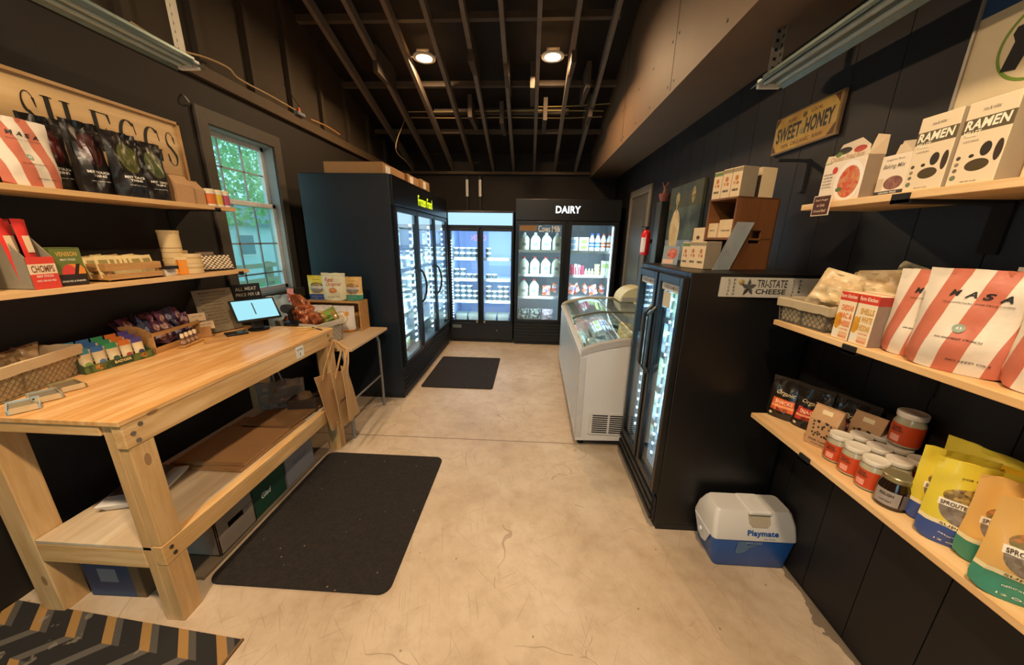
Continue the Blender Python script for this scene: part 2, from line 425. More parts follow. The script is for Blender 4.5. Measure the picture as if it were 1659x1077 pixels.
struct('ceiling_purlins', mb, flat('#564b40', .8, var=.25, scale=10))
# loose cables slung over the rafters
def cable(name, pts, r, mat, label, group=None):
    P = [Vector(p) for p in pts]; out = []
    for i in range(len(P)-1):
        p0, p1, p2, p3 = P[max(i-1, 0)], P[i], P[i+1], P[min(i+2, len(P)-1)]
        for j in range(6):
            t = j/6; out.append(.5*((2*p1)+(p2-p0)*t+(2*p0-5*p1+4*p2-p3)*t*t+(3*p1-p0-3*p2+p3)*t**3))
    out.append(P[-1]); return tag(obj(name, MB().tube(out, r, 6), mat, smooth=True), label, 'cable', group)
cy = [4.60, 4.60, 4.62, 4.60, 4.6]
zc = rz_(4.6)+.092
cable('cable', [(-1.5, 4.6, zc), (-.9, 4.62, zc), (-.3, 4.6, zc), (.3, 4.63, zc), (.8, 4.58, zc)], .006, flat('#a88f5c', .5), 'tan cable crossing on top of the rafters, lowest of the bundle')
cable('cable', [(-1.5, 4.5, zc+.03), (-.7, 4.52, zc+.04), (0, 4.47, zc+.03), (.8, 4.52, zc+.04)], .006, flat('#a6925f', .5), 'yellowish cable strung across the rafters above the tan one')
cable('cable', [(.0, 4.42, zc+.05), (.4, 4.46, zc+.07), (.84, 4.36, zc+.06)], .005, flat('#b59c50', .5), 'short yellow cable looping over the right-hand rafters')
cable('cable', [(-1.53, 4.6, zc+.004), (-1.58, 4.63, zc+.002), (-1.62, 4.66, zc-.04), pt(0, -1.62, 641, 240), pt(0, -1.68, 658, 262), pt(0, -1.70, 668, 274)], .005, flat('#a08a66', .5), 'tan cable hanging down toward the boxes on the tall black freezer')
wb = XL+.045
cable('cable', [(wb-.01, pt(0, wb, px, py).y, max(2.538, pt(0, wb, px, py).z)) for px, py in ((215, 36), (250, 58), (290, 80), (335, 93), (372, 110), (390, 128), (440, 155), (480, 178))], .006, flat('#c0a070', .5), 'tan cable drooping along the timber ledge above the window')
cable('cable', [(wb-.01, pt(0, wb, px, py).y, max(2.538, pt(0, wb, px, py).z)) for px, py in ((505, 193), (530, 204), (552, 218))], .006, flat('#c9924e', .5), 'orange-tan cable lying on the timber ledge near the back corner')
cable('cable', [pt(0, wb+.02, 487, 176), pt(0, wb+.02, 470, 150), pt(0, wb+.02, 460, 136)], .003, M_ink, 'thin black wire sticking up from the junction above the ledge')
q = pt(0, wb+.01, 487, 178)
t = thing('wire_connector', 'small grey and orange wire joint on the ledge above the window', 'connector', (wb, q.y, 2.531))
obj('body', B(-.025, .02, -.05, .05, 0, .03), flat('#7c868c', .5), t, bevel=.006)
obj('cap', MB().lathe([(.014, 0), (.008, .035)], 10, 0, -.01, .03), flat('#d5562e', .5), t)
# ------------------------------------------------------------------ window
wt = thing('window_1', 'white double-hung window with muntins and grey trim in the left wall', 'window', (0, 0, 0)); wt['kind'] = 'structure'
ty0, ty1, tz0, tz1 = wy0-.075, wy1+.075, wz0-.08, wz1+.085
mb = MB(); mb.box(XL, XL+.02, ty0, wy0+.004, tz0, tz1); mb.box(XL, XL+.02, wy1-.004, ty1, tz0, tz1); mb.box(XL, XL+.02, wy0, wy1, wz1-.004, tz1); mb.box(XL, XL+.045, ty0, ty1, tz0, wz0+.004)
obj('window_casing', mb, M_trim, wt, bevel=.003)
XW = XL-.085
mb = MB(); mb.box(X0-.03, XL+.001, wy0, wy0+.012, wz0, wz1); mb.box(X0-.03, XL+.001, wy1-.012, wy1, wz0, wz1); mb.box(X0-.03, XL+.001, wy0, wy1, wz1-.012, wz1); mb.box(X0-.03, XL+.001, wy0, wy1, wz0, wz0+.012)
obj('window_jamb', mb, flat('#9aa3a6', .5), wt)
def sash(z0, z1, x):
    a, b = wy0+.012, wy1-.012; m = MB(); fw = .035
    m.box(x, x+.03, a, a+fw, z0, z1); m.box(x, x+.03, b-fw, b, z0, z1); m.box(x, x+.03, a, b, z0, z0+fw); m.box(x, x+.03, a, b, z1-fw, z1)
    obj('sash', m, M_whp, wt, bevel=.003)
    m = MB()
    for i in (1, 2, 3):
        if i < 4: yy = a+fw+(b-a-2*fw)*[.22, .62, .0][i-1] if i < 3 else None
        if yy and i < 3: m.box(x+.01, x+.02, yy-.006, yy+.006, z0, z1)
    for f in ((.36,) if z0 > 1.6 else (.38, .72)): zz = z1-(z1-z0)*f*1.0-.05; m.box(x+.01, x+.02, a, b, zz-.006, zz+.006)
    obj('muntin', m, flat('#9aa9ad', .5), wt)
    obj('pane', B(x+.013, x+.016, a+fw, b-fw, z0+fw, z1-fw), glass('#eefcff', .03, .10), wt)
sash(1.72, wz1-.012, XW-.02); sash(wz0+.012, 1.755, XW+.012)
# outdoors seen through the window
struct('ground_lawn', B(-40, -2.35, -6, 40, -.5, -.3), flat('#6f9a55', .9, var=.3, scale=3))
def tree(x, y, s, label, seed):
    random.seed(seed); t = thing('tree', label, 'tree', (x, y, -.3), 0, 'trees beyond the window')
    obj('trunk', MB().tube([(0, 0, 0), (.05, 0, 1.2*s), (0, .08, 2.2*s)], [.16*s, .12*s, .06*s], 8), flat('#5d4c3a', .9), t)
    m = MB()
    for i in range(3800):
        a = random.uniform(0, 2*PI); r = random.random()**.5*1.7*s; zz = random.uniform(-1, 1); rr = r*math.sqrt(max(0, 1-zz*zz*.8))
        p = Vector((rr*math.cos(a), rr*math.sin(a), 3.0*s+zz*1.6*s)); q = rot3(random.uniform(0, 3), random.uniform(0, 3), random.uniform(0, 3)); d = .06*s
        m.add([p+q @ Vector(v) for v in ((-d, 0, 0), (0, -d*.6, 0), (d, 0, 0), (0, d*.6, 0))], [(0, 1, 2, 3)])
    obj('foliage', m, flat('#9cc884', .8, var=.4, scale=4), t)
tree(-9, 9.6, 1.5, 'leafy green tree outside, left one seen through the upper sash', 3)
tree(-15, 21, 1.7, 'leafy green tree outside, right one seen through the upper sash', 5)
t = thing('shed', 'pale blue clapboard shed with two windows standing outside beyond the lawn', 'shed', (-11.5, 13, -.3))
obj('wall', B(-.1, .1, -4, 3.5, 0, 2.3), flat('#d5e6ef', .8, var=.1, scale=3), t)
obj('roof', MB().prism([(.4, -4.2, 2.2), (-1.6, -4.2, 3.0), (-1.6, -4.2, 3.1), (.4, -4.2, 2.3)], (0, 8, 0)), flat('#7f8e99', .8), t)
for yy in (-2.6, 0): f = obj('window', B(.1, .13, yy, yy+.9, 1.0, 1.9), M_whp, t); obj('pane', B(.13, .135, yy+.08, yy+.82, 1.08, 1.82), flat('#6d8794', .2), f)
t = thing('rail_fence', 'weathered timber rail fence on the lawn outside', 'fence', (-7.5, 8.5, -.3))
for i in range(4): obj('post', B(-.06, .06, -3+i*2-.06, -3+i*2+.06, 0, 1.1), flat('#9c8f74', .9), t)
for z in (.55, .95): obj('rail', B(.06, .1, -3.2, 3.2, z, z+.12), flat('#a89a7d', .9), t)
# door on the right wall, far
dy0, dy1 = 3.98, 4.60
dt = thing('door_1', 'dark grey door with wide casing at the far end of the right wall', 'door'); dt['kind'] = 'structure'
mb = MB(); mb.box(XR-.02, XR, dy0-.08, dy0, 0, 2.1); mb.box(XR-.02, XR, dy1, dy1+.08, 0, 2.1); mb.box(XR-.02, XR, dy0, dy1, 2.02, 2.1)
obj('door_casing', mb, flat('#6b6050', .6), dt, bevel=.003)
mb = MB(); mb.box(XR-.008, XR, dy0, dy1, .01, 2.02)
for z0, z1 in ((.2, .95), (1.05, 1.9)): mb.box(XR-.012, XR-.008, dy0+.1, dy1-.1, z0, z1)
obj('door_leaf', mb, flat('#4b463d', .5), dt, bevel=.002)
# doorway behind the camera
d2 = thing('door_2', 'open doorway with dark casing behind the viewer', 'door'); d2['kind'] = 'structure'
mb = MB(); mb.box(-1.48, -1.4, YF, YF+.02, 0, 2.28); mb.box(-.4, -.32, YF, YF+.02, 0, 2.28); mb.box(-1.4, -.4, YF, YF+.02, 2.2, 2.28)
obj('door_casing', mb, M_trim, d2)
struct('ground_step', B(-6, 6, -12, YF-.1, -.25, -.1), flat('#8d8d86', .9))
# ------------------------------------------------------------------ recessed-style wafer lamps
def lamp(l, label):
    t = thing('ceiling_light', label, 'ceiling light', (l[0], l[1], l[2]-.02), 0, 'round warm ceiling lights')
    obj('trim_ring', MB().lathe([(.075, .004), (.09, 0), (.105, .004), (.105, .016), (.075, .016)], 28, cap=False), M_white, t, smooth=True)
    obj('diffuser', MB().lathe([(.088, .005), (.088, .012)], 28), emit('#ffc07a', 30), t)
    obj('driver_box', B(-.06, .06, -.05, .05, .02, .06), flat('#77716a', .5), t)
    mb = B(-.135, .135, -.012, .012, .018, .024)
    obj('mounting_bar', mb, M_steel, t)
for l, s in zip(LAMPS, ('warm round ceiling light between the left rafters, ahead', 'warm round ceiling light between the right rafters, ahead', 'warm round ceiling light on the near roof slope, left', 'warm round ceiling light on the near roof slope, right')): lamp(l, s)
# ------------------------------------------------------------------ fluorescent strips
def strip(loc, L, label, ang=0):
    t = thing('fluorescent_fixture', label, 'light fixture', loc, 0, 'unlit strip light fixtures')
    t.rotation_euler = (0, ang, 0)
    obj('channel', B(-.03, .03, 0, L, .012, .055), M_zinc, t, bevel=.003)
    obj('reflector', MB().prism([(-.075, 0, .0), (-.03, 0, .04), (.03, 0, .04), (.075, 0, 0), (.072, 0, -.002), (.03, 0, .034), (-.03, 0, .034), (-.072, 0, -.002)], (0, L, 0)), M_zinc, t)
    for x in (-.028, .028): obj('tube_lamp', MB().tube([(x, .03, .012), (x, L-.03, .012)], .012, 10), flat('#aab5ac', .25), t, smooth=True)
    for y in (0.0, L-.02): obj('socket', B(-.05, .05, y, y+.02, -.004, .034), M_white, t, bevel=.002)
    return t
fl = strip((-1.73, .68, 2.30), 1.22, 'unlit metal strip light hanging over the left shelves')
fr = strip((1.09, .70, 2.205), 1.20, 'unlit metal strip light hanging by the right wall over the shelves')
def hanger(x, y, z0, z1, label, mat, w=.035):
    t = MB(); t.box(x-w/2, x+w/2, y, y+.003, z0, z1); t.box(x+w/2-.003, x+w/2, y-.028, y, z0, z1)
    o = tag(obj('perforated_strap', t, mat), label, 'hanging strap', 'perforated hanging straps')
    h = MB(); z = z0+.02
    while z < z1:
        h.box(x-.006, x+.006, y-.0012, y, z, z+.012); h.box(x+w/2-.0042, x+w/2-.003, y-.02, y-.01, z+.01, z+.022); z += .035
    obj('holes', h, M_ink, o)
hanger(-1.73, 1.86, 2.345, 3.6, 'white perforated steel strap holding up the left strip light', flat('#ded2bb', .5), .05)
hanger(1.075, 1.86, 2.245, 2.425, 'short grey strap holding the far end of the right strip light', flat('#8a8276', .5))
# ------------------------------------------------------------------ glass-door fridges
# built in local axes: doors face -y, x runs right, z up
def cabinet(t, x0, x1, dep, zt, zdoor0, zdoor1, panes, mbody=M_fridge, inner='#cfd8dc', lip=.03):
    """open-fronted insulated box; panes = list of (xa, xb) of the clear glass"""
    w = .035; m = MB()
    m.box(x0, x0+w, 0, dep, .05, zt); m.box(x1-w, x1, 0, dep, .05, zt); m.box(x0+w, x1-w, dep-w, dep, .05, zt-.001)
    m.box(x0+w, x1-w, 0, dep-w, zdoor1+.03, zt); m.box(x0+w, x1-w, .01, dep-w, .05, zdoor0-.05)
    ed = [x0+w]+[e for p in panes for e in p]+[x1-w]
    for i in range(0, len(ed), 2):
        if ed[i+1]-ed[i] > .006: m.box(ed[i], ed[i+1], .001, .02, zdoor0-.05, zdoor1+.03)
    obj('body', m, mbody, t, bevel=.004)
    m = MB(); e = .002
    m.box(x0+w, x0+w+.004, .05, dep-w, zdoor0-.05, zdoor1+.03); m.box(x1-w-.004, x1-w, .05, dep-w, zdoor0-.05, zdoor1+.03)
    m.box(x0+w, x1-w, dep-w-.004, dep-w, zdoor0-.05, zdoor1+.03); m.box(x0+w, x1-w, .05, dep-w, zdoor0-.05, zdoor0-.046); m.box(x0+w, x1-w, .05, dep-w, zdoor1+.026, zdoor1+.03)
    obj('liner', m, flat(inner, .5, var=.04), t)
def doors(t, panes, z0, z1, frame=.03, mat=M_blk, y=-.03, handle=None, hm=M_blk, fr=.04):
    for i, (a, b) in enumerate(panes):
        m = MB(); y1 = -.001
        m.box(a-frame, a, y, y1, z0-fr, z1+fr); m.box(b, b+frame, y, y1, z0-fr, z1+fr); m.box(a, b, y, y1, z0-fr, z0); m.box(a, b, y, y1, z1, z1+fr)
        d = obj('door', m, mat, t, bevel=.003)
        obj('pane', B(a, b, y+.012, y+.016, z0, z1), M_gl, d)
        if handle: handle(d, i, a, b, z0, z1)
def shelves(t, x0, x1, dep, zs, mat=None, lipm=None):
    for z in zs:
        o = obj('shelf', B(x0, x1, .07, dep, z-.012, z), mat or flat('#d9e2e6', .4), t)
        obj('price_rail', B(x0, x1, .055, .07, z-.03, z+.006), lipm or flat('#e8f2f5', .3), o)
def ledstrip(t, x, z0, z1, n, y=.03, w=.02, s=1, hb=.012):
    o = obj('led_strip', B(x-w*.7, x+w*.7, y, y+.006, z0, z1), flat('#c6d2d8', .4), t)
    m = MB()
    for i in range(n):
        z = z0+(z1-z0)*(i+.5)/n; m.box(x-w/2, x+w/2, y-.002, y, z-hb/2, z+hb/2)
    obj('led_lens', m, emit('#e6f7ff', 14*s), o)
def grille(t, x0, x1, z0, z1, n, y=0):
    m = MB(); m.box(x0, x1, y, y+.01, z0, z1)
    for i in range(n):
        z = z0+(z1-z0)*(i+.3)/n; m.box(x0+.01, x1-.01, y-.012, y, z, z+(z1-z0)/n*.5)
    obj('grille', m, M_blkm, t, bevel=.002)
def inlight(loc, sz, power, direction, col=(.72, .9, 1)):
    area('cabinet_light', loc, sz[0], sz[1], power, col, direction)
# ---- tall three-door freezer on the left; local x = world y, front faces +x
FX = -1.18
fz = thing('glass_door_freezer', 'tall black three-door glass freezer with yellow lettering, left of the aisle', 'freezer', (FX, 0, 0), PI/2)
fx0, fx1 = 2.94, 4.80
panes = [(3.01, 3.52), (3.58, 4.14), (4.20, 4.75)]
cabinet(fz, fx0, fx1, .76, 2.01, .36, 1.72, panes)
obj('header', B(fx0, fx1, -.03, -.001, 1.77, 2.005), flat('#08080a', .3), fz, bevel=.004)
obj('toe_base', B(fx0+.01, fx1-.01, .0, .7, 0, .05), M_blkm, fz)
grille(fz, fx0, fx1, .05, .31, 6, -.012)
def arc_handle(d, i, a, b, z0, z1):
    x = b+.008 if i < 2 else a-.012
    if i == 2: return
    x = (a if i else b)
    x = {0: b+.02, 1: b+.02}[i]
    pts = [(x, -.03, .84), (x, -.06, .87), (x, -.085, .95), (x, -.092, 1.02), (x, -.085, 1.09), (x, -.06, 1.16), (x, -.03, 1.19)]
    obj('handle', MB().tube(pts, .011, 8), M_rub, d, smooth=True)
doors(fz, panes, .36, 1.72, .026, handle=arc_handle)
shelves(fz, fx0+.04, fx1-.04, .70, [.55, .77, .99, 1.21, 1.43])
for a, b in panes:
    ledstrip(fz, b-.035, .40, 1.66, 19, y=.03, w=.055, s=.9, hb=.022)
obj('light_box', B(fx0+.05, fx1-.05, .03, .06, 1.60, 1.74), emit('#d8efff', 1.6), fz)
text('Frozen Food', 3.845, 1.872, .50, .10, emit('#e3f51a', 1.6), fz, y=-.0315, bold=.012)
for a, b in panes:
    inlight((FX-.06, (a+b)/2, 1.05), (.4, 1.2), 13, (-1, 0, 0))
# ---- packages in the freezer
def ordlabel(kind, i, n, where, frm='from the left'): return '%s %s %s %s' % (ORD[i], kind, frm, where)
def carton(name, label, cat, w, h, d, mat, loc, rz, group=None, bevel=.002):
    t = thing(name, label, cat, loc, rz, group); obj('carton', B(-w/2, w/2, 0, d, 0, h), mat, t, bevel=bevel); return t
M_fa = pmat('frozen box print', '#e8eef2', [('rect', -.05, .05, .05, .13, ('#7a6ca0', '#cfd6de', 60)), ('rect', -.06, .06, .135, .155, '#54456f')], front=.002)
M_fb = pmat('frozen box print', '#f1f4f4', [('rect', -.05, .05, .03, .10, ('#3c7a72', '#dfe9e6', 70)), ('rect', -.06, .06, .12, .15, '#31554f')], front=.002)
M_fc = pmat('frozen bag print', '#dfe6ea', [('rect', -.05, .05, .04, .12, ('#b9c94a', '#e9efe0', 60))], front=.002)
rows = [.36, .55, .77, .99, 1.21, 1.43]
rown = ['freezer floor', 'lowest shelf', 'second shelf', 'middle shelf', 'fourth shelf', 'top shelf']
doorn = ['near door', 'middle door', 'far door']
protos = {}
for di, (a, b) in enumerate(panes):
    for ri, z in enumerate(rows):
        k = random.choice(('a', 'b', 'a', 'c')); mat = {'a': M_fa, 'b': M_fb, 'c': M_fc}[k]; nm = {'a': 'purple frozen carton', 'b': 'green frozen carton', 'c': 'yellow-green frozen carton'}[k]
        n = 4
        for j in range(n):
            y = a+.06+(b-a-.08)*(j+.4)/n
            lab = '%s %s from the near side, %s, %s' % (ORD[j], nm, doorn[di], rown[ri])
            loc = (FX-.10-random.uniform(0, .06), y, z+.001)
            if k not in protos:
                protos[k] = carton('frozen_food_box', lab, 'box', .11, .165, .16, mat, loc, PI/2, 'frozen food cartons in the tall freezer')
            else: dup(protos[k], loc, PI/2, lab)
# ---- boxes lying on top of the freezer
for i, (y0, y1, x1, h) in enumerate(((2.99, 3.50, -1.24, .095), (3.53, 3.86, -1.22, .10), (3.9, 4.2, -1.20, .11))):
    t = thing('cardboard_box', ['long shallow cardboard box on top of the freezer, nearest', 'middle flat cardboard box on top of the freezer', 'farthest flat cardboard box on top of the freezer'][i], 'box', (x1, (y0+y1)/2, 2.01), 0, 'flat cardboard boxes on the freezer')
    L = (y1-y0)
    obj('carton', B(-.50 if i == 0 else -.4, 0, -L/2, L/2, 0, h), M_card, t, bevel=.003)
    obj('shipping_label', B(0, .001, -L/2+.06, -L/2+.16, .02, h-.015), M_white, t)
    obj('tape', B(-.49 if i == 0 else -.39, -.002, -.02, .02, h, h+.0008), flat('#c19a62', .3), t)
# ---- narrow cooler with a lit sign band at the back
BY = 4.88
ck = thing('glass_door_cooler', 'narrow black two-door cooler with pale blue lit band, against the back', 'cooler', (0, BY, 0))
bx0, bx1 = -1.165, -.235
bp = [(-1.14, -.745), (-.665, -.27)]
cabinet(ck, bx0, bx1, .66, 1.88, .345, 1.61, bp, M_blk, '#aebfe0')
obj('toe_base', B(bx0+.01, bx1-.01, .02, .6, 0, .05), M_blkm, ck)
obj('header', B(bx0, bx1, -.03, -.001, 1.655, 1.87), M_blk, ck, bevel=.004)
obj('lit_panel', B(bx0+.02, bx1-.02, -.034, -.031, 1.69, 1.85), emit('#b4e4ff', 1.15), ck)
doors(ck, bp, .345, 1.61, .022)
shelves(ck, bx0+.04, bx1-.04, .6, [.62, .94, 1.24])
ledstrip(ck, bp[0][0]+.012, .36, 1.5, 28, y=.03, w=.018, s=.8)
obj('kick_panel', B(bx0, bx1, -.012, .0, .05, .295), M_blkm, ck, bevel=.003)
obj('lock', MB().tube([(-.47, -.012, .19), (-.47, -.02, .19)], .008, 8), M_steel, ck)
obj('rating_plate', B(-1.13, -1.0, -.014, -.012, .22, .27), flat('#6f7478', .4), ck)
for x in (-.76, -.65): obj('hinge_latch', B(x-.012, x+.012, -.05, -.03, .31, .34), flat('#b89a5a', .4, .6), ck)
inlight((-.94, BY+.04, 1.0), (.3, 1.1), 9, (0, 1, -.05), (.62, .80, 1)); inlight((-.46, BY+.04, 1.0), (.3, 1.1), 9, (0, 1, -.05), (.62, .80, 1))
def tub(label, r, h, loc, body, lid, group, name='cup'):
    t = thing(name, label, 'tub', loc, 0, group)
    obj('cup_body', MB().lathe([(r*.78, 0), (r*.97, h*.86)], 14), body, t, smooth=True)
    obj('lid', MB().lathe([(r, h*.84), (r, h*.98), (r*.9, h)], 14), lid, t, smooth=True)
    return t
M_cup = pmat('cup print', '#c3d0d0', [('rect', -.2, .2, .010, .055, '#3d4745', 'all')])
cp = None; xsL = [-1.08, -.985, -.89, -.80]; xsR = [-.61, -.52, -.43, -.34]
where = {1.24: 'the top shelf', .94: 'the middle shelf', .62: 'the lower shelf'}
for z, cols, nh in ((1.24, xsL, (2, 2, 2, 2)), (1.24, xsR[:1], (2,)), (.94, xsL, (2, 2, 1, 1)), (.94, xsR[:2], (1, 1)), (.62, xsL, (4, 3, 3, 2)), (.62, xsR, (3, 2, 3, 3))):
    for i, x in enumerate(cols):
        for j in range(nh[i]):
            lab = 'grey-banded tub on %s of the narrow cooler, %s column, %s up' % (where[z], ORD[i+(4 if cols is not xsL else 0)], ORD[j])
            loc = (x, BY+.13, z+.001+j*.073)
            if cp is None: cp = tub(lab, .042, .072, loc, M_cup, M_white, 'stacked tubs in the narrow cooler')
            else: dup(cp, loc, 0, lab)
tr = None
for i, x in enumerate((-1.02, -.83, -.575, -.385)):
    lab = '%s low pale tray from the left on the narrow cooler floor' % ORD[i]
    if tr is None:
        tr = thing('food_tray', lab, 'tray', (x, BY+.2, .3005), 0, 'pale trays on the cooler floor')
        obj('tray_body', MB().prism([(-.075, -.1, 0), (.075, -.1, 0), (.088, -.1, .1), (-.088, -.1, .1)], (0, .2, 0)), flat('#d7dccb', .5), tr, bevel=.004)
        obj('film_lid', B(-.088, .088, -.1, .1, .1, .106), flat('#b7c0a9', .3), tr)
    else: dup(tr, (x, BY+.2, .3005), 0, lab)
# ---- dairy cooler
DY = 4.84
dc = thing('glass_door_cooler', 'wide black two-door dairy cooler with white lettering, against the back', 'cooler', (0, DY, 0))
dx0, dx1 = -.215, 1.19; dp = [(-.165, .42), (.55, 1.12)]
cabinet(dc, dx0, dx1, .70, 2.03, .385, 1.705, dp, M_blk, '#b4b8bc')
obj('header', B(dx0, dx1, -.03, -.001, 1.76, 2.03), flat('#070708', .35), dc, bevel=.004)
obj('toe_base', B(dx0+.01, dx1-.01, .02, .6, 0, .05), M_blkm, dc)
grille(dc, dx0, dx1, .05, .33, 6, -.012)
doors(dc, dp, .385, 1.705, .045)
DZ = [.71, 1.03, 1.365]
shelves(dc, dx0+.04, dx1-.04, .6, DZ)
obj('led_tube', B(1.105, 1.119, .03, .045, .40, 1.69), emit('#dff6ff', 5), dc)
text('DAIRY', .488, 1.90, .33, .092, emit('#f6fbff', 1.8), dc, y=-.0315, bold=.028)
inlight((.13, DY+.045, 1.05), (.4, 1.2), 6, (0, 1, -.05)); inlight((.83, DY+.045, 1.05), (.4, 1.2), 7.5, (0, 1, -.05))
t = tag(obj('menu_card', B(-.15, .075, DY-.0165, DY-.0155, 1.625, 1.70), flat('#c48e5c', .8)), 'brown card taped behind the top of the left dairy door', 'card')
text('Cows Milk', .25, 1.653, .30, .085, M_white, dc, y=-.0185, bold=.004)
def jug(label, loc, cap):
    t = thing('milk_jug', label, 'milk jug', loc, 0, 'milk jugs in the dairy cooler')
    m = MB(); vs = []; fs = []; seg = 20
    prof = [(.064, 0, 1), (.069, .01, 1), (.069, .125, 1), (.063, .158, .9), (.043, .192, .6), (.022, .214, .2), (.02, .222, 0)]
    for r, z, k in prof:
        for i in range(seg):
            a = 2*PI*i/seg; c, s_ = math.cos(a), math.sin(a); p = 2+3*k; q = (abs(c)**p+abs(s_)**p)**(-1/p)
            vs.append((r*q*c, r*q*s_, z))
    for j in range(len(prof)-1):
        for i in range(seg): a, b = j*seg+i, j*seg+(i+1) % seg; fs.append((a, b, b+seg, a+seg))
    fs.append(tuple(range(seg-1, -1, -1))); fs.append(tuple((len(prof)-1)*seg+i for i in range(seg)))
    obj('jug_body', m.add(vs, fs), flat('#cfd4c6', .35, var=.04), t, smooth=True)
    obj('cap', MB().lathe([(.022, .220), (.022, .238), (.018, .241)], 14), flat(cap, .4), t, smooth=True)
    obj('handle', MB().tube([(.036, -.048, .185), (.057, -.062, .16), (.062, -.066, .125)], .009, 8), flat('#e6e8df', .35, var=.04), t, smooth=True)
    obj('label', B(-.028, .028, -.0705, -.068, .06, .10), flat('#8f9c98', .5), t)
    return t
jw = jug('first milk jug from left on the top dairy shelf', (-.088, DY+.15, DZ[2]+.001), '#dcdcd6')
jr = None
for row, (z, n, nm) in enumerate(((DZ[2], 4, 'top'), (DZ[1], 4, 'middle'), (DZ[0], 2, 'lower'))):
    for i in range(n):
        lab = '%s milk jug from left on the %s dairy shelf' % (ORD[i], nm); loc = (-.088+i*.155, DY+.15, z+.001)
        if row == 0:
            if i: dup(jw, loc, 0, lab)
        elif jr is None: jr = jug(lab.replace('milk jug', 'red-capped milk jug'), loc, '#d24b3c')
        else: dup(jr, loc, 0, lab.replace('milk jug', 'red-capped milk jug'))
# cartons on the top right dairy shelf
for i, (x, c) in enumerate(((.60, '#9fb4d8'), (.745, '#8cc455'))):
    mat = pmat('carton print', '#f2f4f2', [('rect', -.065, .065, .0, .19, '#f2f4f2'), ('ell', 0, .05, .045, .03, c), ('ell', 0, .125, .045, .03, c)], front=.002)
    carton('carton_box', ['white carton box with pale blue ovals in the dairy cooler', 'white carton box with green ovals in the dairy cooler'][i], 'box', .125, .185, .12, mat, (x, DY+.10, DZ[2]+.001), 0)
for i, (x, c, cap) in enumerate(((.855, '#3f63b5', '#3559c0'), (.935, '#3f78b5', '#3559c0'), (1.015, '#a2623a', '#7b3b2c'), (1.095, '#c4683f', '#a33f33'))):
    t = thing('milk_bottle', '%s milk bottle from left on the top right dairy shelf, %s print' % (ORD[i], ['blue', 'light blue', 'brown', 'orange'][i]), 'bottle', (x, DY+.12, DZ[2]+.001), 0, 'small milk bottles in the dairy cooler')
    obj('bottle_body', MB().lathe([(.032, 0), (.035, .01), (.035, .155), (.018, .20), (.018, .21)], 16), pmat('bottle print', '#eef0f0', [('rect', -.1, .1, .05, .075, c, 'all'), ('rect', -.1, .1, .09, .12, c, 'all')]), t, smooth=True)
    obj('cap', MB().lathe([(.02, .21), (.02, .235), (.017, .238)], 14), flat(cap, .4), t, smooth=True)
for i in range(4):
    mat = pmat('small carton print', ['#e86a78', '#f4eeee', '#f2e6e8', '#d24562'][i], [('rect', -.01, .01, .0, .11, '#c92f4f')], front=.002)
    carton('small_carton', '%s small red-and-white carton from left on the middle right dairy shelf' % ORD[i], 'carton', .038, [.14, .15, .14, .13][i], .08, mat, (.60+i*.05, DY+.11, DZ[1]+.001), 0, 'small cartons in the dairy cooler')
for i in range(3):
    t = thing('cream_bottle', '%s tiny pale green bottle from left in the dairy cooler' % ORD[i], 'bottle', (.80+i*.045, DY+.12, DZ[1]+.001), 0, 'tiny bottles in the dairy cooler')
    obj('bottle_body', MB().lathe([(.019, 0), (.02, .05), (.009, .075)], 12), flat('#d9e3a8', .4), t, smooth=True); obj('cap', MB().lathe([(.01, .075), (.01, .09)], 10), M_white, t)
tb = None
for c in range(2):
    for j in range(3 if c == 0 else 1):
        lab = 'pale yellow butter tub in the dairy cooler, %s' % (('stack, %s up' % ORD[j]) if c == 0 else 'standing alone under the stack side')
        loc = (.955+c*.075, DY+.12+c*.1, DZ[1]+.001+j*.052)
        if tb is None: tb = tub(lab, .04, .05, loc, flat('#e8e39c', .5), flat('#dcd98a', .5), 'butter tubs in the dairy cooler', 'butter_tub')
        else: dup(tb, loc, 0, lab)
for i in range(2): carton('drink_carton', '%s tall green-white drink carton on the middle right dairy shelf' % ORD[i], 'carton', .06, .2, .07, pmat('drink print', '#e9efdd', [('rect', -.03, .03, .1, .16, '#b6cf86')], front=.002), (1.045+i*.064, DY+.10, DZ[1]+.001), 0, 'tall drink cartons in the dairy cooler')
def lump(name, label, cat, loc, size, mat, group=None, seed=0, rz=0):
    pb, _ = pouch(size[0], size[2], size[1], seed=seed, wr=.01, pillow=True)
    t = thing(name, label, cat, loc, rz, group, rot=(-.15, 0, rz)); obj('bag', pb, mat, t, smooth=True); 
    obj('crimped_seal', MB().box(-size[0]*.48, size[0]*.48, -.002, .002, size[2]*.93, size[2]*1.02), mat, t)
    return t
M_or = pmat('orange bag print', ('#e9622f', '#f2dccb', 20), [('ell', 0, .07, .035, .03, ('#5b3fb0', '#e8e2f2', 70))], front=.01, rough=.3)
lp = None
for i, (x, y, z, s) in enumerate(((.25, .13, DZ[0]+.01, 0), (.355, .15, DZ[0]+.055, .7), (.60, .13, DZ[0]+.04, .5), (.70, .16, DZ[0]+.055, -.8), (.80, .13, DZ[0]+.06, .9), (.94, .14, DZ[0]+.035, -.4), (1.04, .13, DZ[0]+.055, .8), (.35, .10, .56, .1))):
    lab = '%s crumpled orange and purple snack bag from left in the dairy cooler' % ORD[i]
    if i == 7: continue
    if lp is None: lp = lump('snack_bag', lab, 'bag', (x, DY+y, z+.002), (.12, .07, .14), M_or, 'orange bags in the dairy cooler', 4)
    else: dup(lp, (x, DY+y, z+.002), rot=(-.25, s*.8, s), label=lab)
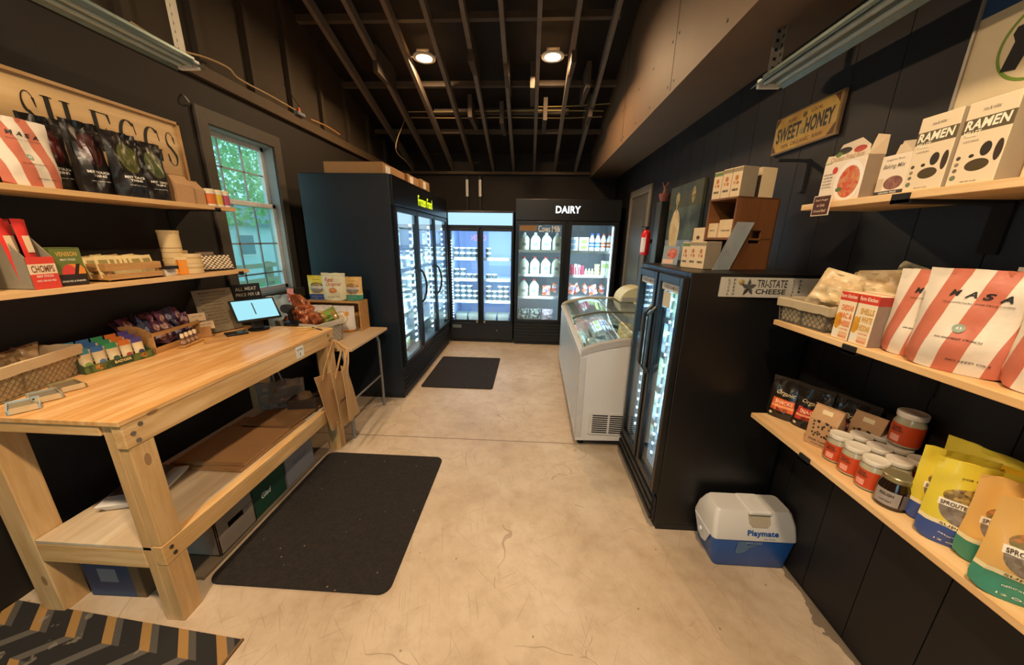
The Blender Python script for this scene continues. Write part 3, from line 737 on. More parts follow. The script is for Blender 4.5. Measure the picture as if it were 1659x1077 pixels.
gb = lump('produce_bag', 'clear bag of dark greens on the dairy cooler floor, left', 'bag', (-.08, DY+.14, .34), (.17, .1, .17), pmat('greens', ('#3d4440', '#a9b2ac', 30), [], rough=.3), 'bags on the dairy cooler floor', 8)
dup(gb, (.1, DY+.16, .34), 0.2, 'clear bag of dark greens on the dairy cooler floor, second')
lump('produce_bag', 'white and pink crumpled bag on the dairy cooler floor', 'bag', (.28, DY+.13, .34), (.16, .1, .17), pmat('white bag', ('#e3d9dd', '#b8a5b5', 25), [], rough=.3), None, 9)
# lift straps on the back wall
for i, x in enumerate((-1.0, -.80)):
    t = thing('wall_bracket', ['left of two dark hooks with white tags hanging high on the back wall', 'right of two dark hooks with white tags hanging high on the back wall'][i], 'bracket', (x, YB-.06, 2.0), 0, 'hooks with tags on the back wall')
    obj('strap', B(-.012, .012, 0, .012, -.15, .45), M_blkm, t); obj('hook', MB().tube([(0, 0, .42), (0, -.03, .46), (.03, -.03, .44)], .006, 6), M_blkm, t, smooth=True)
    obj('tag', B(-.02, .02, -.004, 0, .14, .38), M_white, t)
# ------------------------------------------------------------------ chest freezer
ch = thing('chest_freezer', 'white curved-glass chest freezer on the right, beyond the upright cooler', 'freezer', (.375, 2.27, 0), -.0165)
CL, CW, CT = 1.87, .82, .74
def hump(x):  # height of the curved lid line
    u = x/CW
    return .735+.105*min(1, (u/.36))**.55 if u > 0 else .735
prof = [(0, .08), (0, .735)]+[(x, hump(x)) for x in (.01, .03, .06, .1, .15, .2, .3, .45, .6, CW)]+[(CW, .08)]
mb = MB()
for y0, y1 in ((0, .035), (CL-.035, CL)): mb.prism([(x, y0, z-.03) for x, z in prof[:1]]+[(x, y0, z-.03 if z > .1 else z) for x, z in prof[1:]], (0, y1-y0, 0))
mb.box(0, .035, .03, CL-.03, .08, .70); mb.box(CW-.035, CW, .03, CL-.03, .08, .80); mb.box(0, CW, .03, CL-.03, .08, .3)
obj('tank', mb, flat('#cfcbc6', .35, var=.05, scale=5), ch, bevel=.003)
obj('base', MB().box(.02, CW-.02, .03, CL-.03, .045, .08), M_rub, ch)
for x in (.05, CW-.05):
    for y in (.06, CL-.06): obj('foot', MB().lathe([(.025, 0), (.025, .035), (.012, .045)], 12, x, y), M_rub, ch)
def band(xs, y0, y1, th, up):  # curved strip following the lid line
    m = MB(); n = len(xs)
    vs = [(x, y, hump(x)+a) for y in (y0, y1) for a in (up, up-th) for x in xs]
    fs = []
    for i in range(n-1):
        a = i; b = i+n; c = i+2*n; d = i+3*n
        fs += [(a, a+1, c+1, c), (b, d, d+1, b+1), (a, b, b+1, a+1), (c, c+1, d+1, d)]
    fs += [(0, 2*n, 3*n, n), (n-1, 2*n-1, 4*n-1, 3*n-1)]
    return m.add(vs, fs)
XS = [.002, .01, .02, .035, .06, .09, .12, .16, .2, .25, .3, .4, .5, .6, .7, .82]
obj('end_rim', band(XS, -.006, .045, .045, .012), flat('#aaa59e', .35), ch, smooth=True)
obj('end_rim', band(XS, CL-.045, CL+.006, .045, .012), flat('#b5a98c', .35), ch, smooth=True)
obj('side_rail', MB().box(-.008, .035, -.004, CL+.004, .70, .738), flat('#c4c2bd', .3), ch, bevel=.006)
obj('back_rail', MB().box(CW-.06, CW+.005, 0, CL, .80, .855), flat('#c9c2a8', .35), ch, bevel=.005)
obj('corner_post', MB().box(-.006, .04, -.006, .02, .08, .71), flat('#bdb9b4', .35), ch, bevel=.004)
obj('side_panel', MB().box(-.006, 0, .04, CL-.04, .1, .69), flat('#bcc3c2', .3, var=.06, scale=3), ch, bevel=.002)
obj('kick_rail', MB().box(-.012, 0, .0, CL, .085, .13), flat('#b0aca6', .4), ch, bevel=.004)
mb = MB(); mb.box(.09, .62, -.008, 0, .11, .29)
g = obj('vent_panel', mb, flat('#c9c5c0', .4), ch, bevel=.003)
mb = MB()
for r in range(9):
    for c in range(4): mb.box(.115+c*.125, .115+c*.125+.11, -.0095, -.008, .128+r*.017, .137+r*.017)
obj('vent_slots', mb, M_ink, g)
obj('glass_lid', band([.04, .06, .09, .12, .16, .2, .25, .3, .4], .05, CL-.05, .005, 0), M_gl, ch, smooth=True)
obj('glass_lid', band([.41, .5, .6, .7, .76], .05, CL-.05, .005, .006), M_gl, ch, smooth=True)
obj('lid_crossbar', band([.04, .06, .09, .12, .16, .2, .25, .3, .4, .5, .6, .7, .76], CL*.52, CL*.52+.03, .012, .009), flat('#5d5c48', .4), ch)
mb = MB()
for y in (.1,):
    for x0 in (.08, .44):
        L_ = 1.68
        for i in range(8): mb.tube([(x0+i*.04, y, .45), (x0+i*.04, y+L_, .45)], .002, 4)
        mb.tube([(x0, y, .66), (x0+.3, y, .66), (x0+.3, y+L_, .66), (x0, y+L_, .66)], .003, 4, closed=True)
        for j in range(21): mb.tube([(x0, y+j*.084, .45), (x0, y+j*.084, .66)], .002, 4); mb.tube([(x0+.3, y+j*.084, .45), (x0+.3, y+j*.084, .66)], .002, 4)
obj('wire_basket', mb, M_white, ch)
Mp = [pmat('frozen pack', ('#e8eef0', '#9db5ac', 22), [('rect', -.05, .05, .02, .06, '#42584e')], rough=.3), pmat('frozen pack', ('#efe5df', '#d9a7b4', 20), [], rough=.3), pmat('frozen pack', ('#e7dcb4', '#c9a24a', 20), [], rough=.3)]
bp0 = [None]*3
k = 0
for i, (x, y, w_) in enumerate(((.16, .14, 0), (.16, .36, 0), (.16, .60, 0), (.16, .85, 0), (.16, 1.1, 1), (.17, 1.4, 1), (.17, 1.65, 0), (.33, .2, 0), (.33, .55, 0), (.34, 1.1, 0), (.35, 1.5, 1), (.55, .3, 2), (.60, .6, 2), (.52, .9, 2), (.6, 1.25, 2), (.58, 1.6, 0))):
    lab = '%s pack %s in the chest freezer, %s' % (['white and green', 'pinkish', 'golden'][w_], ['against the glass side', 'in the middle', 'at the rear side'][0 if x < .2 else 1 if x < .4 else 2], ['nearest the viewer', 'near end', 'before the crossbar', 'at the crossbar', 'past the crossbar', 'toward the far end', 'at the far end'][min(6, int(y/.28))])
    loc = Vector((.375+x+.05, 2.27+y+.02, .50)); rot = (-.8, random.uniform(-.2, .2), random.uniform(-.4, .4))
    if bp0[w_] is None:
        pb, _ = pouch(.16, .20, .05, seed=i, pillow=True); r = thing('frozen_pack', lab, 'pack', loc, 0, 'packs in the chest freezer', rot=rot); obj('bag', pb, Mp[w_], r, smooth=True)
        r.scale = (1, 1, 1); bp0[w_] = r
    else: dup(bp0[w_], loc, rot=rot, label=lab)
area('cabinet_light', (.79, 3.2, .78), .5, 1.5, 3.2, (1, .97, .82), (0, 0, -1))
# raised rounded cover at the far end
hc = thing('lid_cover', 'rounded cream cover raised at the far right end of the chest freezer', 'cover', (1.20, 3.78, .855), 0)
P = [(.15-.34+.0, 0)]+[(-.0-.19*math.cos(a), .16*math.sin(a)) for a in [PI*i/14 for i in range(0, 12)]]+[(.06, 0)]
obj('shell', MB().prism([(x, 0, z) for x, z in P], (0, .30, 0)), flat('#ddd4a8', .4, var=.05), hc, bevel=.006)
obj('band', MB().box(-.17, .05, -.006, 0, .005, .05), flat('#a9a49b', .4), hc)
# ------------------------------------------------------------------ upright two-door cooler on the right
CX = .70
uc = thing('glass_door_cooler', 'black two-door upright cooler seen from its side, right of the aisle', 'cooler', (CX, 0, 0), -PI/2)
# local x = -world y ; depth +y local = +world x
ux0, ux1 = -2.20, -1.52
up = [(-2.10, -1.87), (-1.775, -1.555)]
cabinet(uc, ux0, ux1, .545, 1.375, .27, 1.31, up, M_blk, '#b9c4cc')
obj('toe_base', B(ux0+.01, ux1-.01, .02, .5, 0, .05), M_blkm, uc)
grille(uc, ux0, ux1, .05, .20, 3, -.012)
def hex_handle(d, i, a, b, z0, z1):
    x = b+.02 if i == 0 else a-.02
    s = 1 if i == 0 else -1
    obj('handle', MB().tube([(x, -.03, 1.17), (x, -.062, 1.13), (x, -.062, .84), (x, -.03, .80)], .010, 6), flat('#23282b', .3), d)
    obj('grip_edge', MB().tube([(x-.006*s, -.074, 1.12), (x-.006*s, -.074, .85)], .003, 6), flat('#9aa6ab', .2, .8), d)
doors(uc, up, .27, 1.31, .034, handle=hex_handle)
shelves(uc, ux0+.04, ux1-.04, .5, [.48, .69, .90, 1.10])
ledstrip(uc, -2.065, .30, 1.25, 16, y=.03, w=.012, s=.8, hb=.014); ledstrip(uc, -1.745, .30, 1.25, 16, y=.03, w=.012, s=.8, hb=.014)
inlight((CX+.05, 1.665, .8), (.2, .95), 4.5, (1, 0, 0), (.6, .85, 1)); inlight((CX+.05, 1.985, .8), (.2, .95), 4.5, (1, 0, 0), (.6, .85, 1))
for i, (a, b) in enumerate(up): obj('notice_strip', B(a, b, -.0195, -.0185, 1.272, 1.31), flat('#d9d3c4', .6), uc)
for i, (a, b) in enumerate(up): text('CHEESE & MEATS', (a+b)/2, 1.291, (b-a)*.8, .016, M_ink, uc, y=-.0205)
obj('notice', B(-1.745, -1.655, -.0195, -.0185, 1.19, 1.265), flat('#cfc3a6', .6), uc)
mk = None
kinds = [pmat('meat pack', ('#d7e6ee', '#8fa3b8', 18), [('rect', -.04, .04, .04, .08, '#f2f2f2')], rough=.25), pmat('meat pack', ('#cfd9e4', '#b48fa6', 18), [('rect', -.04, .04, .04, .08, '#f2f2f2')], rough=.25), pmat('cheese pack', ('#dfe8c8', '#a8c08c', 18), [], rough=.25)]
kp = [None]*3; zn = {.221: 'cooler floor', .48: 'lowest shelf', .69: 'second shelf', .90: 'third shelf', 1.10: 'top shelf'}
for z in (.221, .48, .69, .90, 1.10):
    for di, (a, b) in enumerate(up):
        for j in range(3):
            ki = random.choice((0, 1, 0, 2)) if z < 1.1 else random.choice((0, 2))
            xx = a+.04+j*(b-a-.05)/2.4
            lab = '%s vacuum pack of %s behind the %s door, %s' % (ORD[j], ['pale meat', 'pink meat', 'greenish cheese'][ki], ['far', 'near'][di], zn[z])
            loc = (CX+.14, -xx, z+.002); rot = (-.12, 0, -PI/2+random.uniform(-.2, .2))
            if kp[ki] is None:
                pb, _ = pouch(.085, .17, .05, seed=ki+3, pillow=True, wr=.006); kp[ki] = thing('vacuum_pack', lab, 'pack', loc, 0, 'vacuum packs in the upright cooler', rot=rot); obj('bag', pb, kinds[ki], kp[ki], smooth=True)
            else: dup(kp[ki], loc, rot=rot, label=lab)
# sign panel on the cooler side (faces the viewer)
q0 = pt(1, 1.518, 1165, 450); q1 = pt(1, 1.518, 1161, 487)
sg = thing('cheese_sign', 'grey sign board with leaf emblem and dark lettering on the upright cooler side', 'sign', (.825, 1.519, 1.275))
obj('board', B(0, .43, -.008, 0, 0, .085), flat('#a7a294', .6), sg, bevel=.001)
Mdk = flat('#2f2f2c', .6, var=0)
text('TRI-STATE', .215, .060, .125, .034, Mdk, sg, y=-.0085, bold=.02)
text('CHEESE', .213, .026, .125, .022, Mdk, sg, y=-.0085, bold=.03)
for i, c in enumerate('LOCAL'): text(c, .036, .073-i*.0150, .009, .011, Mdk, sg, y=-.0085, bold=.02)
for i, c in enumerate('FRESH'): text(c, .058, .073-i*.0150, .009, .011, Mdk, sg, y=-.0085, bold=.02)
for i, c in enumerate('LOCAL'): text(c, .305, .073-i*.0150, .009, .011, Mdk, sg, y=-.0085, bold=.02)
for i, c in enumerate('FARM'): text(c, .33, .073-i*.0150, .009, .011, Mdk, sg, y=-.0085, bold=.02)
leaf = []
for i in range(40):
    a = 2*PI*i/40; r = .022*(1+.42*math.cos(5*a)+.12*math.cos(15*a)); leaf.append((.119+r*math.sin(a)*.95, .043+r*math.cos(a)*1.1))
shape2d([leaf, [(.100, .012), (.104, .010), (.121, .035), (.117, .037)]], flat('#3f403c', .6), sg, -.0085, name='leaf_emblem')
obj('cheese_button', MB().lathe([(.011, 0), (.011, .003), (.006, .006)], 16), flat('#8f7b45', .5), sg, loc=(.085, -.008, .066), rot=(PI/2, 0, 0))
# ------------------------------------------------------------------ left shelves
LU, LM, LX = 1.664, 1.293, -1.82
def board(name, x0, x1, y0, y1, z1, label, ax=1):
    t = thing(name, label, 'shelf', (0, 0, 0), 0, None)
    obj('plank', B(x0, x1, y0, y1, z1-.022, z1), SHELF, t, bevel=.0015); return t
def brackets(t, ys, x0, x1, z, wallx):
    for y in ys:
        m = MB(); s = 1 if x1 > x0 else -1
        a, b = min(x0, x1), max(x0, x1)
        m.box(a, b, y-.014, y+.014, z-.030, z-.022); w0 = wallx; m.box(min(w0, w0+.006*s), max(w0, w0+.006*s), y-.014, y+.014, z-.16, z-.022)
        m.box(min(x1-.006*s, x1), max(x1-.006*s, x1), y-.016, y+.016, z-.031, z-.010)
        obj('bracket', m, M_rub, t)
t = board('wall_shelf', XL, LX, .3, 2.115, LU, 'upper pine shelf on the left wall carrying dark chip bags'); brackets(t, (.9, 1.985), XL, LX+.008, LU, XL)
t = board('wall_shelf', XL, LX, .3, 2.13, LM, 'lower pine shelf on the left wall carrying the small wooden crate'); brackets(t, (.9, 2.06), XL, LX+.008, LM, XL)
# FRESH EGGS sign
sy1 = pt(0, -2.09, 289, 199).y; sz1 = pt(0, -2.09, 289, 199).z; sz0 = 1.79
sg = thing('wooden_sign', 'long cream wooden sign with dark serif lettering above the left shelf', 'sign', (-2.12, 0, 0), PI/2)
obj('board', B(.5, sy1-.01, -.018, 0, sz0, sz1), wood('#dcb67e', '#efcf9c', ax=0, scale=5, knots=False), sg)
mb = MB(); mb.box(.5, sy1, -.03, 0, sz1-.016, sz1); mb.box(.5, sy1, -.03, 0, sz0, sz0+.016); mb.box(sy1-.016, sy1, -.03, 0, sz0, sz1)
obj('frame', mb, wood('#c79a63', '#dab27a', ax=0, scale=5, knots=False), sg, bevel=.002)
def stroke(m, pts, ws, y=-.019):
    P = [Vector((a, 0, b)) for a, b in pts]; L = []; R = []
    for i, p in enumerate(P):
        t_ = (P[min(i+1, len(P)-1)]-P[max(i-1, 0)]).normalized(); n = Vector((-t_.z, 0, t_.x)); w = ws(i/(len(P)-1), t_) if callable(ws) else ws
        L.append(p+n*w/2); R.append(p-n*w/2)
    for i in range(len(P)-1):
        m.prism([(q.x, y, q.z) for q in (L[i], L[i+1], R[i+1], R[i])], (0, -.0012, 0))
def arcp(cx, cz, rx, rz, a0, a1, n=22): return [(cx+rx*math.cos(math.radians(a0+(a1-a0)*i/n)), cz+rz*math.sin(math.radians(a0+(a1-a0)*i/n))) for i in range(n+1)]
def letter(m, ch, x, z, w, h):
    tk = .17*w if ch != 'E' else .2*w; tn = .035*w
    con = lambda s, t_: tn+(tk-tn)*abs(t_.z)**1.6
    X = lambda a: x+a*w; Z = lambda a: z+a*h
    def L(pts, ws): stroke(m, [(X(a), Z(b)) for a, b in pts], ws)
    if ch in 'EFRH':
        L([(.2, 0), (.2, 1)], tk); L([(.03, .985), (.38, .985)], tn); L([(.03, .015), (.38, .015)], tn)
    if ch in 'EF':
        L([(.2, .985), (.85, .985)], tn); L([(.82, .98), (.88, .76)], lambda s, t_: tk*.45*(1-s)+tn); L([(.2, .51), (.62, .51)], tn); L([(.62, .62), (.62, .40)], lambda s, t_: tn+tk*.3*math.sin(PI*s))
    if ch == 'E': L([(.2, .015), (.88, .015)], tn); L([(.86, .02), (.93, .26)], lambda s, t_: tk*.45*(1-s)+tn)
    if ch == 'H': L([(.8, 0), (.8, 1)], tk); L([(.62, .985), (.97, .985)], tn); L([(.62, .015), (.97, .015)], tn); L([(.2, .51), (.8, .51)], tn)
    if ch == 'R':
        stroke(m, [(X(.2), Z(.985))]+[(X(a), Z(b)) for a, b in arcp(.5, .75, .28, .235, 90, -90)]+[(X(.2), Z(.515))], con); L([(.5, .5), (.78, .08), (.95, .03)], lambda s, t_: tk*(1-s*.7))
    if ch == 'G':
        stroke(m, [(X(a), Z(b)) for a, b in arcp(.5, .5, .42, .5, 50, 300, 34)], con); L([(.80, .96), (.86, .66)], lambda s, t_: tn+tk*.5*(1-abs(2*s-1))); L([(.78, .08), (.78, .42)], tk); L([(.6, .42), (.96, .42)], tn)
    if ch == 'S':
        pts = arcp(.5, .76, .28, .235, 30, 235, 20)[:]; pts += [(.40, .56), (.58, .46), (.68, .39)]; pts += arcp(.48, .25, .29, .245, 22, -150, 20)
        stroke(m, [(X(a), Z(b)) for a, b in pts], lambda s, t_: tn+(tk*1.05-tn)*math.exp(-((s-.5)/.17)**2)); L([(.74, .88), (.80, .68)], lambda s, t_: tn+tk*.5*(1-s)); L([(.22, .12), (.17, .34)], lambda s, t_: tn+tk*.5*(1-s))
mb = MB(); lt = pt(0, -2.10, 280, 217).z; lh = lt-pt(0, -2.10, 285, 269).z
def sy(px, py): return pt(0, -2.10, px, py).y
yS_ = sy(26, 160); cols = [('F', yS_-.50, .12), ('R', yS_-.34, .14), ('E', yS_-.165, .12)]
yS = sy(26, 160); yH = sy(66, 165); yH2 = sy(117, 180); yE = sy(145, 185); yE2 = sy(182, 200); yG = sy(191, 205); yG2 = sy(231, 215); yS2 = sy(265, 228); yEnd = sy(291, 250)
for ch_, a, w_ in cols+[('S', yS, (yH-yS)*.92), ('H', yH, yH2-yH), ('E', yE, yE2-yE), ('G', yG, (yG2-yG)*.8), ('G', yG2, (yS2-yG2)*.9), ('S', yS2, (yEnd-yS2)*.98)]: letter(mb, ch_, a, lt-lh, w_, lh)
obj('lettering', mb, M_ink, sg)
# ---- bags on the upper left shelf
def stripe_bag(name_, w, h, d, seed, slope=.12, label='', loc=(0, 0, 0), rz=0, group=None, lines=True, lean=0):
    sp_ = w*.33
    mat = pmat('striped bag print', '#dccfba', [('dia', slope, -w*.43, w*.085, '#bf6a50'), ('dia', slope, -w*.07, w*.10, '#bf6a50'), ('dia', slope, w*.34, w*.10, '#bf6a50')], bump=.25, rough=.5)
    pb, sf = pouch(w, h, d, seed=seed, lean=lean); t = thing('chip_bag', label, 'bag', loc, rz, group); obj('pouch', pb, mat, t, smooth=True)
    if lines:
        sh = .25
        [text(c_, w*(-.20+.135*i_), h*(.77-.006*i_), w*.095, h*.062, M_ink, t, bold=.03, shear=sh, surf=sf) for i_, c_ in enumerate('MASA')]
        text('TRADITIONAL TORTILLA CHIPS', w*.0, h*.68, w*.56, h*.014, M_ink, t, bold=0, shear=sh, surf=sf)
        text('AN ANCIENT CRUNCH', -w*.02, h*.34, w*.40, h*.017, M_ink, t, bold=.01, shear=sh, surf=sf)
        text('NO SEED OILS', w*.12, h*.13, w*.36, h*.02, M_ink, t, bold=.01, shear=sh, surf=sf)
        mb = MB(); c = [(a, b) for a, b in ell(-w*.05, h*.44, w*.055, w*.055, 16)]
        mb.add([(a, sf(a, b)-.0014, b) for a, b in c], [tuple(range(16))]); o = obj('round_stamp', mb, flat('#8fa08c', .6), t)
        text('43', -w*.05, h*.44, w*.05, h*.03, M_wink, t, bold=.02, surf=lambda x, z: sf(x, z)-.0012)
    return t
zU = LU+.001
stripe_bag('chip_bag', .17, .235, .075, 1, slope=-.18, label='orange-striped white chip bag at the left end of the upper left shelf', loc=(-1.885, 1.285, zU), rz=PI/2+.02, group='striped chip bags')
stripe_bag('chip_bag', .15, .235, .07, 2, slope=-.18, label='orange-striped chip bag half hidden at the frame edge, upper left shelf', loc=(-1.90, 1.10, zU), rz=PI/2+.1, group='striped chip bags')
def window_bag(label, y, col, x=-1.905, rz=PI/2-.12, seed=0, h=.29, w=.122):
    mat = pmat('dark bag print', '#191513', [('ell', .005, h*.62, w*.30, h*.23, (col[0], col[1], 40)), ('rect', -w*.36, w*.36, h*.86, h*.9, '#2b2622')], bump=.2, rough=.35, front=.01)
    pb, sf = pouch(w, h, .085, seed=seed, wr=.006); t = thing('chip_bag', label, 'bag', (x, y, zU), rz, 'dark chip bags with windows'); obj('pouch', pb, mat, t, smooth=True)
    text('BEST TOUCH', 0, h*.315, w*.55, h*.035, M_wink, t, bold=.02, surf=sf); text('THINS', 0, h*.265, w*.36, h*.035, M_wink, t, bold=.02, surf=sf)
    text('small batch chips', .004, h*.19, w*.5, h*.02, M_wink, t, bold=0, surf=sf)
    return t
window_bag('dark chip bag with red window right beside the striped bag', 1.425, ('#401716', '#562320'), x=-1.985, seed=3, h=.285)
window_bag('dark chip bag with red window, second of the dark row', 1.510, ('#36191a', '#4b2822'), x=-1.925, seed=4, h=.29)
window_bag('dark chip bag with green window, third of the dark row', 1.607, ('#43451f', '#56562a'), x=-1.875, seed=5, h=.275)
window_bag('dark chip bag with green window, last of the dark row by the paper bags', 1.725, ('#3f4626', '#4f5730'), x=-1.885, seed=6, h=.265)
def kraft_bag(label, loc, rz, w=.09, h=.16, d=.06, group='small kraft paper bags', lab=None, seed=0):
    t = thing('paper_bag', label, 'bag', loc, rz, group); m = MB()
    ys = [(-d/2, 0), (-d/2, h*.62), (-.006+d*.1, h*.93), (d*.42, h*.80), (d*.45, h*.77), (d*.10, h*.87), (d/2, h*.58), (d/2, 0)]
    m.prism([(-w/2, a, b) for a, b in ys], (w, 0, 0)); obj('bag', m, flat('#b58d63', .85, var=.12, scale=50, bump=.2), t, bevel=.002)
    obj('folded_top', MB().prism([(-w/2-.002, -.008+d*.1, h*.94), (-w/2-.002, d*.46, h*.80), (-w/2-.002, d*.46, h*.815), (-w/2-.002, -.008+d*.1, h*.955)], (w+.004, 0, 0)), flat('#c29b70', .85), t, bevel=.001)
    if lab: lab(t, w, h, d)
    return t
kraft_bag('crumpled kraft paper bag next to the last dark chip bag', (-1.885, 1.845, zU), PI/2-.1, .085, .15, .08)
kraft_bag('crumpled kraft paper bag beside the coloured jars, upper left shelf', (-1.885, 1.925, zU), PI/2, .065, .13, .07)
for i, (x, y, c) in enumerate(((-1.915, 2.005, '#8a4a4a'), (-1.858, 1.992, '#d9702f'), (-1.858, 2.042, '#d9b83f'), (-1.858, 2.091, '#b4506a'))):
    t = thing('spice_tub', '%s-labelled small tub at the window end of the upper left shelf' % ['maroon', 'orange', 'yellow', 'pink'][i], 'tub', (x, y, zU), 0, 'small labelled tubs')
    obj('tub_body', MB().lathe([(.022, 0), (.023, .004), (.023, .075)], 16), M_white, t, smooth=True)
    obj('lid', MB().lathe([(.0245, .075), (.0245, .09), (.022, .092)], 16), flat('#e8d9b5', .5), t, smooth=True)
    obj('label', MB().lathe([(.0236, .01), (.0236, .066)], 16, cap=False), flat(c, .6), t, smooth=True)
# ---- middle shelf, left
zM = LM+.001
def pf(o, x0, x1, y0, y1, z0, z1): return B(x0, x1, y0, y1, z0, z1)
t = thing('display_carton', 'grey open display carton with red front holding red snack sticks', 'carton', (-1.915, 1.197, zM), PI/2+.04)
w, d = .078, .15
m = MB(); m.box(-w/2, w/2, -d/2, -d/2+.003, 0, .115); m.box(-w/2, w/2, -d/2, d/2, 0, .003); m.box(-w/2, w/2, d/2-.003, d/2, 0, .235)
for x in (-w/2, w/2-.003): m.prism([(x, -d/2, 0), (x, d/2, 0), (x, d/2, .235), (x, d/2-.05, .235), (x, -d/2, .115)], (.003, 0, 0))
obj('carton', m, flat('#8f8672', .7), t)
f = obj('front_panel', B(-w/2, w/2, -d/2-.001, -d/2, 0, .118), pmat('front print', '#d8402f', [('rect', -w/2, w/2, .055, .092, '#ecd3b0')]), t)
text('CHOMPS', 0, .074, w*.82, .026, flat('#7c4a2c', .6, var=0), f, y=-d/2-.0018, bold=.02)
text('BEEF STICKS', 0, .047, w*.6, .008, M_wink, f, y=-d/2-.0018); text('100% GRASS FED', 0, .03, w*.7, .007, M_wink, f, y=-d/2-.0018)
hp = None
for i, (x, y, a) in enumerate(((-.022, -.03, -.06), (.008, -.045, -.02), (.022, -.01, .05), (-.015, .02, -.05), (.012, .03, .03))):
    lab = 'red wrapped snack stick in the grey display carton, %s from the left' % ORD[i]
    s = thing('snack_stick', lab, 'snack stick', t.matrix_basis @ Vector((x, y, .005)), 0, 'red snack sticks') if hp is None else None
    base = Matrix.Translation(Vector((-1.915, 1.197, zM))) @ Matrix.Rotation(PI/2+.04, 4, 'Z')
    lc = base @ Vector((x, y, .004)); rt = (-.05, a, PI/2+.04)
    if hp is None:
        hp = s; s.location = lc; s.rotation_euler = rt
        pb, sf = pouch(.032, .25-.0, .016, nu=5, nv=10, pillow=True, wr=.001); obj('wrapper', pb, flat('#d83a33', .3, var=.08), s, smooth=True)
        obj('label', B(-.009, .009, -.0105, -.0095, .13, .19), flat('#e7c9a0', .6), s)
    else: dup(hp, lc, rot=rt, label=lab)
t = thing('carton_box', 'green meat snack box with red and orange sunset picture', 'box', (-1.885, 1.292, zM), PI/2-.08)
w, h = .088, .15
obj('carton', B(-w/2, w/2, -.03, .03, 0, h), pmat('sunset print', '#66702f', [('ell', .012, .04, .034, .05, '#e0892f'), ('ell', -.004, .035, .025, .048, '#cf3f34'), ('rect', -.06, .06, 0, .045, '#2a1d16'), ('dia', .3, .0, .006, '#2a1d16'), ('rect', -.06, .06, .085, .2, '#66702f'), ('rect', -.06, .06, .145, .2, '#4a5427')], front=-.02), t, bevel=.002)
text('VENISON', 0, .125, w*.7, .018, flat('#c9a24e', .6, var=0), t, y=-.0308, bold=.03); text('MEAT STICKS', 0, .103, w*.5, .008, M_wink, t, y=-.0308); text('GRASS FED & FINISHED', 0, .018, w*.8, .007, M_wink, t, y=-.0308)
t = thing('carton_box', 'pale box cut off by the left edge, lower left shelf', 'box', (-1.92, 1.035, zM), PI/2)
obj('carton', B(-.05, .05, -.04, .04, 0, .22), pmat('pale box print', '#b9ad8f', [('rect', -.05, .05, .0, .05, '#8f9a62')], front=-.03), t, bevel=.002)
def slat_crate(label, loc, rz, w, d, h, mat, slats=2, th=.008, name='wooden_crate'):
    t = thing(name, label, 'crate', loc, rz); hs = h/(slats+ (slats-1)*.45)
    obj('base', B(-w/2, w/2, -d/2, d/2, 0, th), mat, t)
    for i in range(slats):
        z0 = i*hs*1.45
        for y0 in (-d/2, d/2-th): obj('slat', B(-w/2, w/2, y0, y0+th, z0, z0+hs), mat, t, bevel=.001)
        for x0 in (-w/2, w/2-th): obj('slat', B(x0, x0+th, -d/2+th, d/2-th, z0, z0+hs), mat, t, bevel=.001)
    for x in (-w/2+th, w/2-2.2*th):
        for y in (-d/2+th, d/2-2.2*th): obj('corner_post', B(x, x+th*1.2, y, y+th*1.2, 0, h), mat, t)
    return t
PW = wood('#b5854c', '#cf9f63', ax=0, scale=14, knots=False)
cL = (-1.925, 1.512, zM); CR = PI/2
slat_crate('small slatted wooden crate filled with cream tea packets', cL, CR, .225, .165, .078, PW)
pk = None; base = Matrix.Translation(Vector(cL)) @ Matrix.Rotation(CR, 4, 'Z')
n = 0
for r, (x, y) in enumerate([(a, b) for b in (-.05, 0, .05) for a in [-.09+.0225*i for i in range(9)]]):
    lc = base @ Vector((x, y, .012+random.uniform(0, .008))); rt = (-.25+random.uniform(-.1, .1), random.uniform(-.15, .15), CR+random.uniform(-.15, .15))
    lab = 'cream paper packet in the small crate, %s row, %s from left' % (['front', 'middle', 'back'][r//9], ORD[r % 9])
    if pk is None:
        pk = thing('tea_packet', lab, 'packet', lc, 0, 'cream packets in the small crate', rot=rt)
        obj('packet', B(-.026, .026, -.003, .003, 0, .095), flat('#e0c98f', .7, var=.1, scale=60), pk, bevel=.001); obj('label', B(-.016, .016, -.0036, -.003, .055, .08), flat('#9a8a4f', .7), pk)
    else: dup(pk, lc, rot=rt, label=lab)
def tin(label, loc, r, h, body, lid, group=None, name='paper_tub', band=None, lidh=.014):
    t = thing(name, label, 'tub', loc, 0, group)
    obj('tub_body', MB().lathe([(r*.96, 0), (r, .002), (r, h-lidh)], 24), body, t, smooth=True)
    obj('lid', MB().lathe([(r*1.04, h-lidh), (r*1.04, h-.001), (r*.99, h)], 24), lid, t, smooth=True)
    if band: obj('label', MB().lathe([(r*1.005, h*.18), (r*1.005, h*.7)], 24, cap=False), band, t, smooth=True)
    return t
Mtub = pmat('tub print', '#d9bb85', [('rect', -.1, .1, .03, .033, '#8f7346', 'all'), ('rect', -.1, .1, .052, .056, '#8f7346', 'all')])
t = carton('tin_box', 'tiny white box with dark lid beside the small crate', 'tin', .05, .036, .04, flat('#d8cdb8', .6), (-1.845, pt(0, -1.845, 275, 446).y+.01, zM), PI/2-.1)
obj('lid', B(-.026, .026, -.021, .021, .036, .052), flat('#1d1a22', .5), t, bevel=.001)
tin('orange and cream jar under the tall paper tub stack', (-1.90, pt(0, -1.90, 300, 440).y, zM), .044, .090, pmat('orange jar', '#e8932f', [('rect', -.05, -.005, .0, .09, '#e2c48c', 'all'), ('rect', .01, .014, .01, .08, '#a85d1f', 'all')]), flat('#e3c896', .6))
